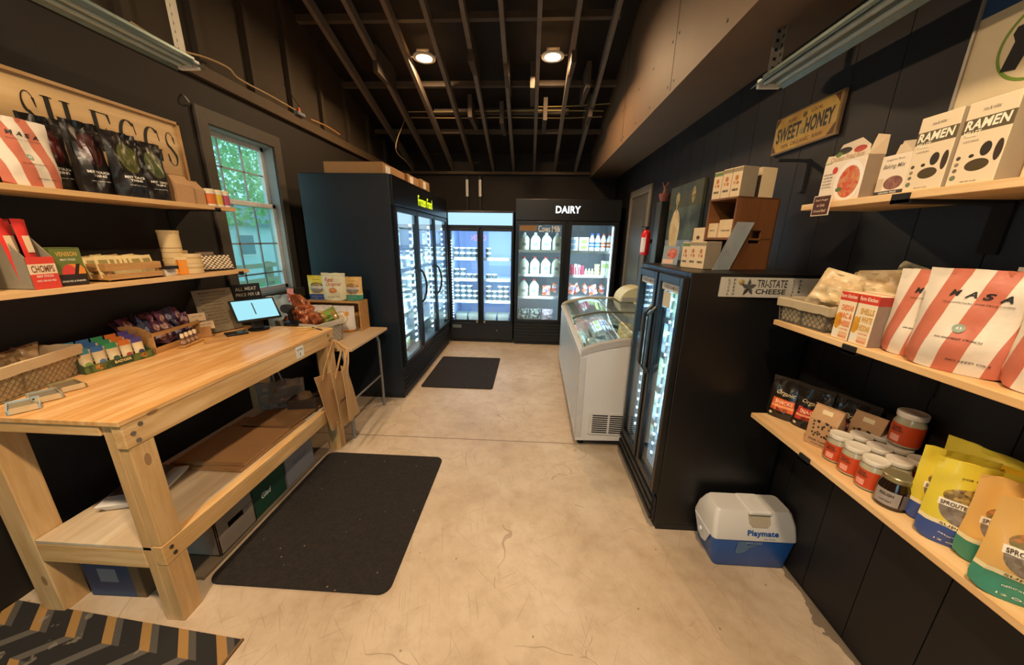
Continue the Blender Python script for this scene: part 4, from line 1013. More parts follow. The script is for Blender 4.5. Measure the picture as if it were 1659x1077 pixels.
sx, syy = -1.93, pt(0, -1.93, 277, 400).y
tin('tall cream paper canister standing behind the orange jar', (sx, syy, zM), .043, .082, Mtub, flat('#d3b47c', .6), 'cream paper canisters', 'paper_canister')
tin('cream paper canister on top of the stack behind the orange jar', (sx, syy, zM+.083), .043, .145, Mtub, flat('#d3b47c', .6), 'cream paper canisters', 'paper_canister')
yw = pt(0, -1.86, 318, 440).y
tin('cream paper tub, lower of two stacked at the window end', (-1.872, yw, zM), .043, .052, Mtub, flat('#dcc293', .6), 'wide cream tubs', lidh=.01)
tin('cream paper tub, upper of two stacked at the window end', (-1.872, yw, zM+.053), .043, .052, Mtub, flat('#dcc293', .6), 'wide cream tubs', lidh=.01)
t = carton('carton_box', 'small cream box with brown round picture leaning behind the stacked tubs', 'box', .07, .12, .03, pmat('box print', '#d9b67e', [('ell', 0, .075, .02, .026, '#8a5a25')], front=-.01), (-1.99, yw+.06, zM), PI/2-.3)
t = carton('carton_box', 'grey-brown card box behind the checked packets', 'box', .09, .105, .03, flat('#a1907a', .7), (-2.0, pt(0, -1.95, 345, 425).y+.02, zM), PI/2-.1)
mck = NT('checked packet print'); ckn = mck.n.new('ShaderNodeTexChecker'); ckn.inputs[1].default_value = hx('#e2d3b4'); ckn.inputs[2].default_value = hx('#5d452e'); ckn.inputs['Scale'].default_value = 95
mck.l.new(mck.tc.outputs['Object'], ckn.inputs[0]); mck.out(ckn.outputs[0], .5)
for i in range(3):
    y = pt(0, -1.88, 343+i*12, 438).y; 
    t = thing('tea_packet', 'dark-edged checked packet leaning at the window end, %s from left' % ORD[i], 'packet', (-1.885+.01*i, y, zM+.004), 0, 'checked packets', rot=(-.5, 0, PI/2-.45))
    obj('packet', B(-.033, .033, -.004, .008, 0, .10), M_blkm, t, bevel=.002); obj('label', B(-.030, .030, -.005, -.004, .006, .094), mck.m, t)
# ------------------------------------------------------------------ counter
CT_ = .90; cx0, cx1, cy0, cy1 = -2.06, -1.343, .925, 2.185
ct = thing('workbench', 'large pine workbench counter along the left wall under the shelves', 'table', (0, 0, 0))
Ptop = wood('#d7a160', '#f2ca92', ax=1, scale=8, rough=.25)
obj('tabletop', B(cx0, cx1, cy0, cy1, CT_-.018, CT_), Ptop, ct, bevel=.002)
ap = obj('apron', B(cx1-.042, cx1-.002, cy0+.006, cy1-.004, CT_-.108, CT_-.0185), PINE_Y, ct, bevel=.003)
bolts = MB()
for y, z in ((.955, .838), (.985, .858), (.962, .812), (2.14, .85), (2.155, .822)): bolts.lathe([(.007, 0), (.007, .003)], 8, y, z)
def boltobj(lst, x, par):
    m = MB()
    for y, z in lst:
        m.tube([(x, y, z), (x+.003, y, z)], .008, 10)
    return obj('bolt', m, flat('#8c857a', .3, .9), par)
boltobj([(.958, .84), (.985, .862), (.968, .808), (2.12, .86), (2.13, .825)], cx1-.002, ap)
obj('end_apron', B(cx0+.02, cx1-.082, cy0+.004, cy0+.042, CT_-.058, CT_-.0185), PINE_X, ct, bevel=.003)
obj('end_apron', B(cx0+.02, cx1-.082, cy1-.042, cy1-.004, CT_-.108, CT_-.0185), PINE_X, ct, bevel=.003)
for x0, y0 in ((cx1-.082, cy0+.012), (cx1-.082, cy1-.09), (-1.955, cy0+.012), (-1.955, cy1-.09)):
    lx1 = x0+.08 if x0 > -1.5 else x0+.092
    if x0 > -1.5:
        m = MB(); m.box(x0, lx1-.0425, y0, y0+.082, .0, CT_-.0185); m.box(lx1-.0425, lx1-.002, y0, y0+.078, .0, .283); m.box(lx1-.0425, lx1-.002, y0, y0+.078, .373, CT_-.109)
    else: m = B(x0, lx1, y0, y0+.085, 0, CT_-.0185)
    obj('leg', m, PINE_Z, ct, bevel=.003)
lr = obj('lower_rail', B(cx1-.042, cx1-.002, cy0+.01, cy1-.006, .285, .372), PINE_Y, ct, bevel=.003)
boltobj([(.965, .345), (.972, .312)], cx1-.002, lr)
obj('lower_shelf', B(-1.86, cx1-.043, cy0+.012, cy1-.095, .352, .366), wood('#cbb492', '#e3d4b8', ax=1, scale=5), ct, bevel=.001)
obj('end_rail', B(-1.863, cx1-.083, cy0+.012, cy0+.05, .265, .351), PINE_X, ct, bevel=.003)
t = thing('paper_note', 'white paper note stuck on the front edge of the workbench', 'note', (cx1-.001, pt(0, -1.342, 486, 567).y, .845), PI/2)
obj('paper', B(-.034, .034, -.001, 0, -.034, .034), M_white, t); text('Fresh Bags', 0, .012, .052, .014, M_ink, t, y=-.0015, bold=.01)
shape2d([[(-.002, -.005), (.002, -.005), (.002, -.018), (.005, -.018), (0, -.026), (-.005, -.018), (-.002, -.018)]], M_ink, t, -.001, .0006, 'arrow')
# ---- things on the counter
zC = CT_+.001
def wire_basket(label, loc, rz, w, d, h, wire, liner, flare=.02, cell=.022, lin_drop=.035, cover=.0):
    t = thing('wire_basket', label, 'basket', loc, rz); m = MB()
    def R(z):
        f = flare*z/h; return [(-w/2-f, -d/2-f, z), (w/2+f, -d/2-f, z), (w/2+f, d/2+f, z), (-w/2-f, d/2+f, z)]
    for z in (.003, h): m.tube(R(z), .0028, 6, closed=True)
    for a, b in zip(R(.003), R(h)): m.tube([a, b], .0028, 6)
    m.tube([(0, -d/2, .003), (0, -d/2-flare, h)], .0028, 6)
    obj('frame', m, wire, t)
    m = MB(); f0, f1 = R(.003), R(h)
    for s in range(4):
        A0, A1, B0, B1 = Vector(f0[s]), Vector(f0[(s+1) % 4]), Vector(f1[s]), Vector(f1[(s+1) % 4]); L = (A1-A0).length; nn = max(2, int(L/cell))
        for i in range(-4, nn+5):
            for sgn in (1, -1):
                a, b = i/nn, i/nn+sgn*h/L*.8
                ta, tb = 0, 1
                if a < 0: ta = (0-a)/(b-a) if b != a else 0
                if a > 1: ta = (1-a)/(b-a) if b != a else 0
                if b < 0: tb = (0-a)/(b-a)
                if b > 1: tb = (1-a)/(b-a)
                if not (0 <= ta < tb <= 1): continue
                P = lambda t_: (A0+(A1-A0)*(a+(b-a)*t_)).lerp(B0+(B1-B0)*(a+(b-a)*t_), t_)
                m.tube([P(ta), P(tb)], .0011, 4)
    obj('mesh', m, wire, t)
    m = MB(); g = .004; k = .96
    def Q(z, o): f = flare*z/h; return [(-w/2-f-o, -d/2-f-o, z), (w/2+f+o, -d/2-f-o, z), (w/2+f+o, d/2+f+o, z), (-w/2-f-o, d/2+f+o, z)]
    rings = [Q(.006, -g), Q(h*.5, -g*1.5), Q(h+.004, -g), Q(h+.008, .002), Q(h+.004, .006), Q(h-lin_drop, .007)]
    vs = []; fs = []; sub = 8
    for ri, r in enumerate(rings):
        for s in range(4):
            for j in range(sub):
                p = Vector(r[s]).lerp(Vector(r[(s+1) % 4]), j/sub); q = noise.noise(p*40+Vector((0, 0, ri)))*.004
                p.z += q*(1.2 if ri in (2, 3, 5) else 0); vs.append(p)
    N = 4*sub
    for ri in range(len(rings)-1):
        for i in range(N): fs.append((ri*N+i, ri*N+(i+1) % N, (ri+1)*N+(i+1) % N, (ri+1)*N+i))
    fs.append(tuple(range(N)))
    obj('liner', MB().add(vs, fs), liner, t, smooth=True)
    return t
cloth = flat('#cdb48c', .9, var=.08, scale=90, bump=.2)
wire_basket('large cloth-lined wire basket at the near end of the workbench', (-1.975, 1.07, zC), PI/2+.28, .42, .13, .125, flat('#8a7a5e', .5, .5), cloth, .015)
bk = None; Mck = pmat('bread bag', ('#8a6f4c', '#c7a77a', 18), [], rough=.35)
base = Matrix.Translation(Vector((-1.975, 1.07, zC))) @ Matrix.Rotation(PI/2+.28, 4, 'Z')
for i, (x, y) in enumerate(((-.13, -.02), (-.05, .02), (.03, -.02), (.10, .02))):
    lab = 'twisted brown snack bag in the large wire basket, %s from left' % ORD[i]; lc = base @ Vector((x, y, .07)); rt = (-1.0, .3*(-1)**i, PI/2-.32+.5*(-1)**i)
    if bk is None: bk = lump('snack_bag', lab, 'bag', lc, (.11, .07, .13), Mck, 'brown bags in the wire basket', 6); bk.rotation_euler = rt
    else: dup(bk, lc, rot=rt, label=lab)
# small wooden-framed trays
for i, (px, py, s, c) in enumerate(((48, 660, 1.0, '#b7cdd6'), (82, 644, 1, '#b3b5a6'), (118, 628, .95, '#a3946b'))):
    p = pt(2, zC, px, py); t = thing('soap_tin', ['pale blue small open tray with price tag nearest the bench corner', 'grey small open tray with price tag, middle of three', 'tan small open tray with price tag, farthest of three'][i], 'tray', (p.x-.02, p.y, zC), -.55+.1*i, 'small open trays')
    m = MB(); a, b, h = .058, .036, .016
    m.box(-a, a, -b, b, 0, .003); m.box(-a, a, -b, -b+.004, 0, h); m.box(-a, a, b-.004, b, 0, h); m.box(-a, -a+.004, -b, b, 0, h); m.box(a-.004, a, -b, b, 0, h)
    obj('tray_body', m, flat(c, .3, .2), t, bevel=.001, rot=(0, 0, 0)); obj('contents', B(-a+.006, a-.006, -b+.006, b-.006, .003, .009), flat(['#8c8064', '#7d7460', '#73634a'][i], .8, var=.3, scale=200), t)
    obj('price_tag', B(a, a+.003, -b*.8, b*.8, .002, .022), flat('#cdb68b', .7), t, rot=(0, 0, 0))
# green display tray with tubes
G0, G1 = pt(2, zC, 140, 607), pt(2, zC, 250, 576); gv = (G1-G0); gl_ = gv.length; ga = math.atan2(gv.y, gv.x)
gc = (G0+G1)/2; gt = thing('display_tray', 'dark green cardboard display tray with bee picture holding balm tubes', 'display tray', gc, ga)
w, d = gl_/2, .13
m = MB(); m.box(-w, w, 0, d, 0, .003); m.box(-w, w, 0, .003, 0, .034); m.box(-w, w, d-.003, d, 0, .11)
for x in (-w, w-.003): m.prism([(x, 0, 0), (x, d, 0), (x, d, .11), (x, 0, .034)], (.003, 0, 0))
obj('tray', m, flat('#3b4a2c', .6, var=.25, scale=30), gt)
f = obj('front_panel', B(-w-.001, w+.001, -.0012, 0, 0, .036), pmat('tray print', ('#2e4325', '#5f6e35', 30), [('ell', -w*.62, .018, .014, .012, ('#c98f3a', '#6b3d1c', 120)), ('ell', w*.7, .02, .014, .012, ('#c98f3a', '#6b3d1c', 120)), ('rect', -w*.25, w*.35, .004, .032, '#26381f')]), gt)
text('BADGER', w*.05, .021, w*.5, .013, flat('#e3cf8f', .6, var=0), f, y=-.0018, bold=.03)
tcol = ['#3f8fa3', '#3b6fae', '#3f9a63', '#e07a2a', '#5b4a94']; tn = ['teal', 'blue', 'green', 'orange', 'purple']
base = Matrix.Translation(gc) @ Matrix.Rotation(ga, 4, 'Z'); tp = {}
for r in range(3):
    for i in range(5):
        x = -w+.03+(2*w-.06)*i/4; lc = base @ Vector((x, .03+r*.034, .004)); rt = (-.1, 0, ga)
        lab = '%s-topped balm tube in the green display tray, %s row' % (tn[i], ['front', 'middle', 'back'][r])
        if i not in tp:
            mt = pmat('tube print', tcol[i], [('rect', -.03, .03, .008, .076, '#e6cfa0', 'all'), ('ell', 0, .028, .012, .012, ['#8aa34a', '#5b78a8', '#3c5a3c', '#b54a3a', '#4a4466'][i]), ('rect', -.03, .03, 0, .016, '#54402c', 'all')])
            pb, sf = pouch(.042, .098, .026, nu=6, nv=10, wr=.0004, flare=-.02); q = thing('balm_tube', lab, 'tube', lc, 0, 'balm tubes in the green tray', rot=rt); obj('tube_body', pb, mt, q, smooth=True)
            obj('crimp', B(-.021, .021, -.0016, .0016, .095, .102), flat(tcol[i], .5), q); tp[i] = q
        else: dup(tp[i], lc+Vector((0, 0, .012*r)), rot=rt, label=lab)
# crate with purple sachets
K0, K1 = pt(2, zC, 254, 573), pt(2, zC, 329, 546); kv = K1-K0; kl = kv.length; ka = math.atan2(kv.y, kv.x); kc = (K0+K1)/2
kt = thing('wooden_crate', 'stepped wooden display crate overflowing with purple sachets', 'crate', kc, ka); w = kl/2
th = .008
for x in (-w, w-th): obj('side_panel', MB().prism([(x, 0, 0), (x, .15, 0), (x, .15, .145), (x, .06, .145), (x, 0, .105)], (th, 0, 0)), PW, kt, bevel=.001)
m = MB(); m.box(-w, w, -.001, .008, 0, .028); m.box(-w, w, -.001, .008, .088, .106); m.box(-w, w, .142, .15, 0, .145); m.box(-w, w, .0, .15, 0, .006)
obj('slat', m, PW, kt, bevel=.001)
base = Matrix.Translation(kc) @ Matrix.Rotation(ka, 4, 'Z'); sc = None
Msa = pmat('sachet print', ('#4b2440', '#6d3a5c', 15), [('ell', 0, .035, .017, .022, ('#d7b49a', '#8c5a6a', 120))], rough=.3, front=.003)
Msb = pmat('sachet print', ('#2b2745', '#3f4a66', 15), [('ell', 0, .035, .014, .018, ('#b9a6b4', '#5b6a8c', 120))], rough=.3, front=.003)
sb = None
spots = [(x, y, z) for z, ys in ((.03, (.03, .075, .12)), (.085, (.035, .08, .12)), (.12, (.06, .105))) for y in ys for x in (-.095, -.045, .005, .055, .10)]
for i, (x, y, z) in enumerate(spots):
    x *= w/.125; rt = (-.5+random.uniform(-.3, .4), random.uniform(-.5, .5), ka+random.uniform(-.6, .6)); lc = base @ Vector((x, y+.01, z))
    lab = '%s sachet in the stepped crate, %s layer, %s from left' % ('purple' if i % 3 else 'dark blue', ['bottom', 'middle', 'top'][0 if z < .05 else 1 if z < .1 else 2], ORD[i % 5])+(' front' if y < .04 else ' mid' if y < .09 else ' back')
    P = sc if i % 3 else sb
    if P is None:
        pb, _ = pouch(.06, .075, .014, nu=6, nv=8, pillow=True, wr=.003, seed=i); P = thing('sachet', lab, 'sachet', lc, 0, 'purple and blue sachets', rot=rt); obj('wrapper', pb, Msa if i % 3 else Msb, P, smooth=True)
        if i % 3: sc = P
        else: sb = P
    else: dup(P, lc, rot=rt, label=lab)
# loose dark purple packets piled behind the green tray
pp = None
for i in range(10):
    lc = (-2.03+random.uniform(-.02, .03), 1.50+.035*i, zC+.05+.006*i+ (i % 3)*.014); rt = (-1.1+random.uniform(-.2, .2), 0, PI/2+random.uniform(-.3, .3))
    lab = 'dark plum flat packet piled behind the balm tubes, %s from the near end' % ORD[i]
    if pp is None:
        pb, _ = pouch(.09, .12, .02, nu=6, nv=8, pillow=True, wr=.003, seed=3); pp = thing('snack_packet', lab, 'packet', lc, 0, 'plum packets behind the tubes', rot=rt); obj('wrapper', pb, flat('#3f2338', .3, var=.3, scale=20), pp, smooth=True)
    else: dup(pp, lc, rot=rt, label=lab)
# tiny bottles on a wooden stand
st = pt(2, zC, 296, 563); en = pt(2, zC, 322, 552); sa = math.atan2(en.y-st.y, en.x-st.x)
t = thing('wooden_stand', 'little light wooden stand holding four vials', 'stand', (st+en)/2, sa); obj('bar', B(-.075, .08, -.022, .014, 0, .012), PW, t, bevel=.003)
vb = None
for i in range(4):
    lc = ((st+en)/2)+Matrix.Rotation(sa, 3, 'Z') @ Vector((-.052+.033*i, 0, .0125)); lab = '%s dark little vial with cream cap on the wooden stand' % ORD[i]
    if vb is None:
        vb = thing('vial', lab, 'bottle', lc, 0, 'little vials on the stand'); obj('vial_body', MB().lathe([(.011, 0), (.012, .003), (.012, .034), (.007, .040)], 12), flat('#6e4a3a', .25), vb, smooth=True)
        obj('label', MB().lathe([(.0124, .006), (.0124, .026)], 12, cap=False), flat('#a88a70', .6), vb, smooth=True); obj('cap', MB().lathe([(.0085, .040), (.0085, .06), (.007, .062)], 12), flat('#dfc9a4', .5), vb, smooth=True)
    else: dup(vb, lc, 0, lab)
p = pt(2, zC, 340, 546); t = carton('card_box', 'small plain kraft card box leaning by the vials', 'box', .055, .062, .025, M_kraft, (p.x-.02, p.y+.0, zC), PI/2-.75)
p = pt(2, zC, 352, 552); tag(obj('coaster', B(-.055, .055, -.03, .03, 0, .004), flat('#b98a55', .7), loc=(p.x+.0, p.y, zC), rz=1.0), 'thin brown card lying flat in front of the card reader', 'card')
for i, (px, py, z) in enumerate(((318, 508, .10), (332, 528, .045))):
    p = pt(0, -1.975+.01*i, px, py); t = thing('business_card', ['cream card standing upper, in the clip beside the printed sheet', 'cream card standing lower, in the clip beside the printed sheet'][i], 'card', (-1.98+.02*i, p.y+.005, zC+z), 0, 'small cream cards', rot=(-.2, 0, PI/2-.55))
    obj('card', B(-.038, .038, -.001, 0, 0, .048), flat('#dcc39a', .7), t); text('open daily', 0, .03, .05, .007, M_ink, t, y=-.0016)
t = thing('card_stand', 'thin wire stand behind the small cream cards', 'stand', (-2.0, pt(0, -1.98, 330, 540).y, zC)); m = MB(); m.tube([(0, -.05, .0015), (0, .05, .0015), (-.0, .05, .0015), (-.03, .04, .155)], .0015, 5); m.tube([(0, -.05, .0015), (-.03, -.055, .155)], .0015, 5)
obj('wire', m, M_steel, t)
# printed sheet in holder
a_, b_ = pt(0, -1.985, 350, 540), pt(0, -1.96, 380, 531)
t = thing('sheet_holder', 'printed price sheet leaning in a clear upright holder', 'sign holder', (-1.965, 2.02, zC), 0, None, rot=(-.22, 0, PI/2-.35))
obj('sheet', B(-.105, .105, -.001, .001, .004, .275), flat('#d3ba98', .6, var=.05), t); obj('holder', B(-.108, .108, -.003, -.0015, 0, .28), glass('#f4f6f6', .05), t); obj('foot', B(-.108, .108, -.005, .05, 0, .003), glass('#f4f6f6', .05), t)
text('MARKET PRICE LIST', 0, .255, .15, .011, M_ink, t, y=-.0011); text('please read before paying', 0, .238, .13, .008, M_ink, t, y=-.0011)
for i in range(9): text(['Eggs by the dozen', 'Ground beef', 'Whole milk gallon', 'Bacon thick cut', 'Raw honey pint', 'Maple syrup', 'Sourdough loaf', 'Cheese curds', 'Frozen berries'][i], -.03+.01*(i % 3), .215-i*.020, .10, .009, flat('#6b5640', .7, var=0), t, y=-.0011)
# card reader
p = pt(2, zC, 383, 541); t = thing('card_reader', 'flat black card reader with bright screen on the counter', 'card reader', (p.x, p.y, zC), PI/2-.65)
m = MB().prism([(-.055, -.045, 0), (.055, -.045, 0), (.055, .045, 0), (-.055, .045, 0)], (0, 0, .012)); obj('body', m, M_blk, t, bevel=.005); obj('screen', B(.0, .05, -.035, .036, .012, .0135), flat('#6f9aa6', .05, .6, var=0), t)
# tablet till on a stand
p = pt(2, zC, 430, 524)
tb_ = thing('tablet_till', 'tablet till with lit screen on a black swivel stand', 'tablet', (-1.79, 2.085, zC), PI/2-.62)
obj('base', MB().lathe([(.06, 0), (.06, .008), (.05, .014)], 28), M_blk, tb_, smooth=True)
obj('neck', MB().prism([(-.03, -.02, .01), (.03, -.02, .01), (.03, .03, .01), (-.03, .03, .01)], (0, .015, .075)), M_blk, tb_, bevel=.004)
tl = -.75; H_ = obj('housing', B(-.125, .125, -.012, 0, -.085, .085), M_blk, tb_, bevel=.006, loc=(0, 0, .13), rot=(tl, 0, 0))
s_ = obj('screen', B(-.112, .112, -.0135, -.012, -.072, .072), emit('#a9efff', .95), H_)
obj('screen_text', B(-.012, -.006, -.0142, -.0136, -.04, .05), M_blkm, H_, rot=(0, 0, 0))
t = thing('chalkboard_sign', 'small black sign with white hand lettering standing behind the tablet', 'sign', (-2.0, 2.36, 1.05), 0, None, rot=(-.12, 0, PI/2-.5))
p0, p1 = pt(0, -2.0, 378, 472), pt(0, -2.0, 424, 468); t.location = ((p0+p1)/2).x, ((p0+p1)/2).y, zC
obj('board', B(-.085, .085, -.004, 0, .0, .27), M_blkm, t, bevel=.002); obj('foot', B(-.05, .05, -.02, .05, 0, .004), M_blkm, t)
text('ALL MEAT', -.005, .235, .13, .024, M_wink, t, y=-.0046, bold=.01, shear=.1); text('PRICE PER LB', 0, .195, .145, .022, M_wink, t, y=-.0046, bold=.01, shear=.1)
# scanner
p = pt(2, zC, 484, 524); t = thing('barcode_scanner', 'dark grey barcode scanner resting in its round stand', 'scanner', (p.x-.03, p.y-.02, zC), PI/2-.5)
obj('stand_base', MB().lathe([(.055, 0), (.055, .01), (.04, .022), (.02, .03)], 28), M_blk, t, smooth=True); obj('grip', MB().tube([(0, .01, .02), (-.005, 0, .07), (-.02, -.01, .105)], [.018, .016, .022], 10), M_blkm, t, smooth=True)
obj('head', MB().tube([(.02, .02, .11), (-.03, -.03, .125), (-.06, -.05, .125)], [.02, .026, .03], 12), M_blkm, t, smooth=True)
# basket with bread bags by the tablet end
bc = (-1.78, 2.30, .74+.001)
# ------------------------------------------------------------------ folding table beyond the counter
ft = thing('folding_table', 'pale folding table with grey metal legs between workbench and black freezer', 'table', (0, 0, 0))
obj('tabletop', B(-1.95, -1.245, 2.215, 2.835, .715, .74), flat('#c9ab86', .5, var=.06, scale=5), ft, bevel=.006)
for x, y in ((-1.30, 2.80), (-1.30, 2.25), (-1.88, 2.80), (-1.88, 2.25)): obj('leg', MB().tube([(x-.05, y, .715), (x-.02, y, .62), (x-.02, y, .0)], .0125, 10), flat('#8d8a86', .4, .5), ft, smooth=True)
obj('brace', MB().tube([(-1.32, 2.25, .30), (-1.32, 2.80, .30)], .008, 8), flat('#8d8a86', .4, .5), ft)
zF = .741
# stepped wooden display on the folding table, facing the viewer
ds = thing('display_riser', 'small wooden riser shelf on the folding table holding snack pouches', 'riser', (-1.625, 2.755, zF), -.02)
Wd = .23
m = MB(); m.box(-Wd, Wd, -.07, .07, .235, .25); obj('top_board', m, PW, ds, bevel=.001)
for x in (-Wd, Wd-.012): obj('side_panel', B(x, x+.012, -.07, .07, 0, .235), PW, ds, bevel=.001)
obj('back_panel', B(-Wd, Wd, .058, .07, 0, .235), PW, ds)
def granola(label, loc, rz, w, h, cols, seed, txt=True, group=None, lean=0):
    body, base_, food = cols; yb = h*.24
    mat = pmat('granola pouch print', body, [('rect', -w, w, -.01, yb, base_, 'all'), ('ell', 0, h*.47, w*.34, h*.20, ('#6e6152', '#8f8270', 90)), ('ell', 0, h*.60, w*.33, h*.12, food), ('rect', -w*.36, w*.36, h*.475, h*.555, '#efe6d2'), ('rect', -w*.5, w*.5, yb, yb+h*.05, '#e8d9a8')], front=.002, rough=.4, coat=.2)
    pb, sf = pouch(w, h, w*.42, seed=seed, wr=.003, lean=lean); t = thing('granola_pouch', label, 'pouch', loc, rz, group); obj('pouch', pb, mat, t, smooth=True)
    if txt:
        dk = flat('#4a3418', .6, var=0)
        text('SPROUTED GRANOLA', 0, h*.515, w*.68, h*.045, dk, t, bold=.02, surf=sf)
        text('VANILLA & ALMOND' if base_ == '#2f8a6a' else 'SUPER SEED', 0, yb+h*.028, w*.55, h*.028, dk, t, surf=sf, bold=.01)
        text('naturally delicious', 0, yb*.62, w*.5, h*.028, M_wink, t, surf=sf); text('12 OZ', -w*.12, yb*.25, w*.3, h*.02, M_wink, t, surf=sf)
        text('one degree', 0, h*.83, w*.4, h*.035, dk, t, surf=sf, bold=.01)
    return t
GY = ('#d6c23a', '#2f4c8f', ('#b89a4e', '#5d4a2c', 150)); GO = ('#d9ab5e', '#3a8a70', ('#c47a45', '#6c6f3a', 150))
zT = zF+.2505
granola('yellow and blue granola pouch on the wooden riser, leftmost', (-1.775, 2.75, zT), .1, .155, .20, GY, 11, group='pouches on the riser')
granola('orange and green granola pouch on the wooden riser, rightmost', (-1.47, 2.75, zT), .05, .155, .195, GO, 12, group='pouches on the riser')
pb, sf = pouch(.20, .225, .08, seed=13, wr=.004); t = thing('oat_pouch', 'cream pouch with red script between the two granola pouches', 'pouch', (-1.62, 2.73, zT), .05)
obj('pouch', pb, pmat('cream pouch print', '#d9cfa9', [('ell', .0, .085, .035, .022, ('#b3632f', '#d99a5a', 90)), ('rect', -.1, .1, .2, .205, '#b8ae8a', 'all')], front=.002), t, smooth=True)
text('Real', -.03, .172, .075, .036, flat('#b8421f', .6, var=0), t, bold=.01, shear=.2, surf=sf); text('Original', .005, .132, .12, .036, flat('#b8421f', .6, var=0), t, bold=.01, shear=.2, surf=sf); text('G R A I N  F R E E', 0, .03, .10, .008, M_ink, t, surf=sf)
mcp = pmat('white pouch print', '#ded6cc', [('ell', -.01, .115, .055, .055, '#c9a66a'), ('ell', -.01, .115, .048, .048, '#e8dcc4'), ('ell', -.01, .115, .028, .028, '#d7b98a'), ('ell', .035, .150, .018, .018, '#dc9436'), ('rect', -.2, .2, 0, .018, '#d48a2c', 'all')], front=.002)
pb, sf = pouch(.19, .215, .09, seed=14, wr=.004); t = thing('flour_pouch', 'white pouch with round golden emblem under the riser, right one', 'pouch', (-1.535, 2.67, zF), .03, 'white emblem pouches')
obj('pouch', pb, mcp, t, smooth=True); text('C A S S A V A', 0, .034, .10, .009, M_ink, t, surf=sf)
dup(t, (-1.735, 2.68, zF), .1, 'white pouch with round golden emblem under the riser, left one behind the bread')
# wire bread basket overlapping the bench end
wb_ = wire_basket('cloth-lined wire basket at the far end of the workbench on the folding table', (-1.62, 2.365, zF), -.25, .34, .22, .16, flat('#9a958c', .4, .6), flat('#bfb4a0', .9), .012, .025, .03)
Mbr = pmat('bread bag print', ('#b8693f', '#6b3520', 26), [], rough=.22, coat=.4)
Mbg = pmat('bread bag print', ('#b0893f', '#7d8a3a', 14), [('rect', -.05, .05, .05, .09, '#7fa04a')], rough=.22, coat=.4)
bb = None
for i, (x, y, z, ry, s) in enumerate(((-1.73, 2.33, .87, .5, 1), (-1.62, 2.34, .86, -.3, 1), (-1.78, 2.42, .90, 1.2, .9), (-1.66, 2.42, .93, .2, 1), (-1.55, 2.40, .88, -1.0, .9))):
    lab = ['rust-red wrapped loaf at the front left of the bread basket', 'rust-red wrapped loaf at the front of the bread basket', 'rust-red wrapped loaf lying across the basket left rim', 'rust-red wrapped loaf on top of the bread pile', 'rust-red wrapped loaf at the right of the bread basket'][i]
    if bb is None: bb = lump('wrapped_loaf', lab, 'bread', (x, y, z), (.15, .10, .19), Mbr, 'wrapped loaves', 21); bb.rotation_euler = (-.5, ry, .4)
    else: dup(bb, (x, y, z), rot=(-.6, ry, .6*i), label=lab, scale=(s, s, s))
q = lump('wrapped_loaf', 'green-labelled golden wrapped loaf in the bread basket', 'bread', (-1.53, 2.33, .90), (.12, .08, .15), Mbg, 'wrapped loaves', 22); q.rotation_euler = (-.8, 1.2, .3)
t = thing('bag_twist', 'pink twisted bag neck sticking up behind the bread', 'bag', (-1.75, 2.47, 1.05)); pb, _ = pouch(.05, .10, .03, seed=5, wr=.008); obj('bag', pb, flat('#d99a98', .3), t, smooth=True)
t.location = (-1.765, 2.40, 1.03)
for i, (x, y, a) in enumerate(((-1.50, 2.15, .3), (-1.42, 2.13, -.5), (-1.46, 2.10, .9))): tag(obj('pen', MB().tube([(-.06, 0, .004), (.055, 0, .004), (.062, 0, .004)], [.004, .004, .001], 8), flat(['#d9c47a', '#3a3a3a', '#c9a860'][i], .4), loc=(x, y, zC), rz=a, smooth=True), ['yellow pen lying at the far counter end', 'black pen lying at the far counter end', 'tan pencil lying at the far counter end'][i], 'pen')
# things on the window sill
t = thing('folded_cloth', 'pale blue folded plastic wrap lying before the window behind the tablet', 'wrap', (-2.0, 2.36, zC+.0)); 
t.location = (-2.02, 2.62, .741); pb, _ = pouch(.22, .3, .16, seed=8, wr=.012); obj('wrap', pb, flat('#a9b9bf', .3), t, smooth=True); t.rotation_euler = (0, 0, PI/2-.6)
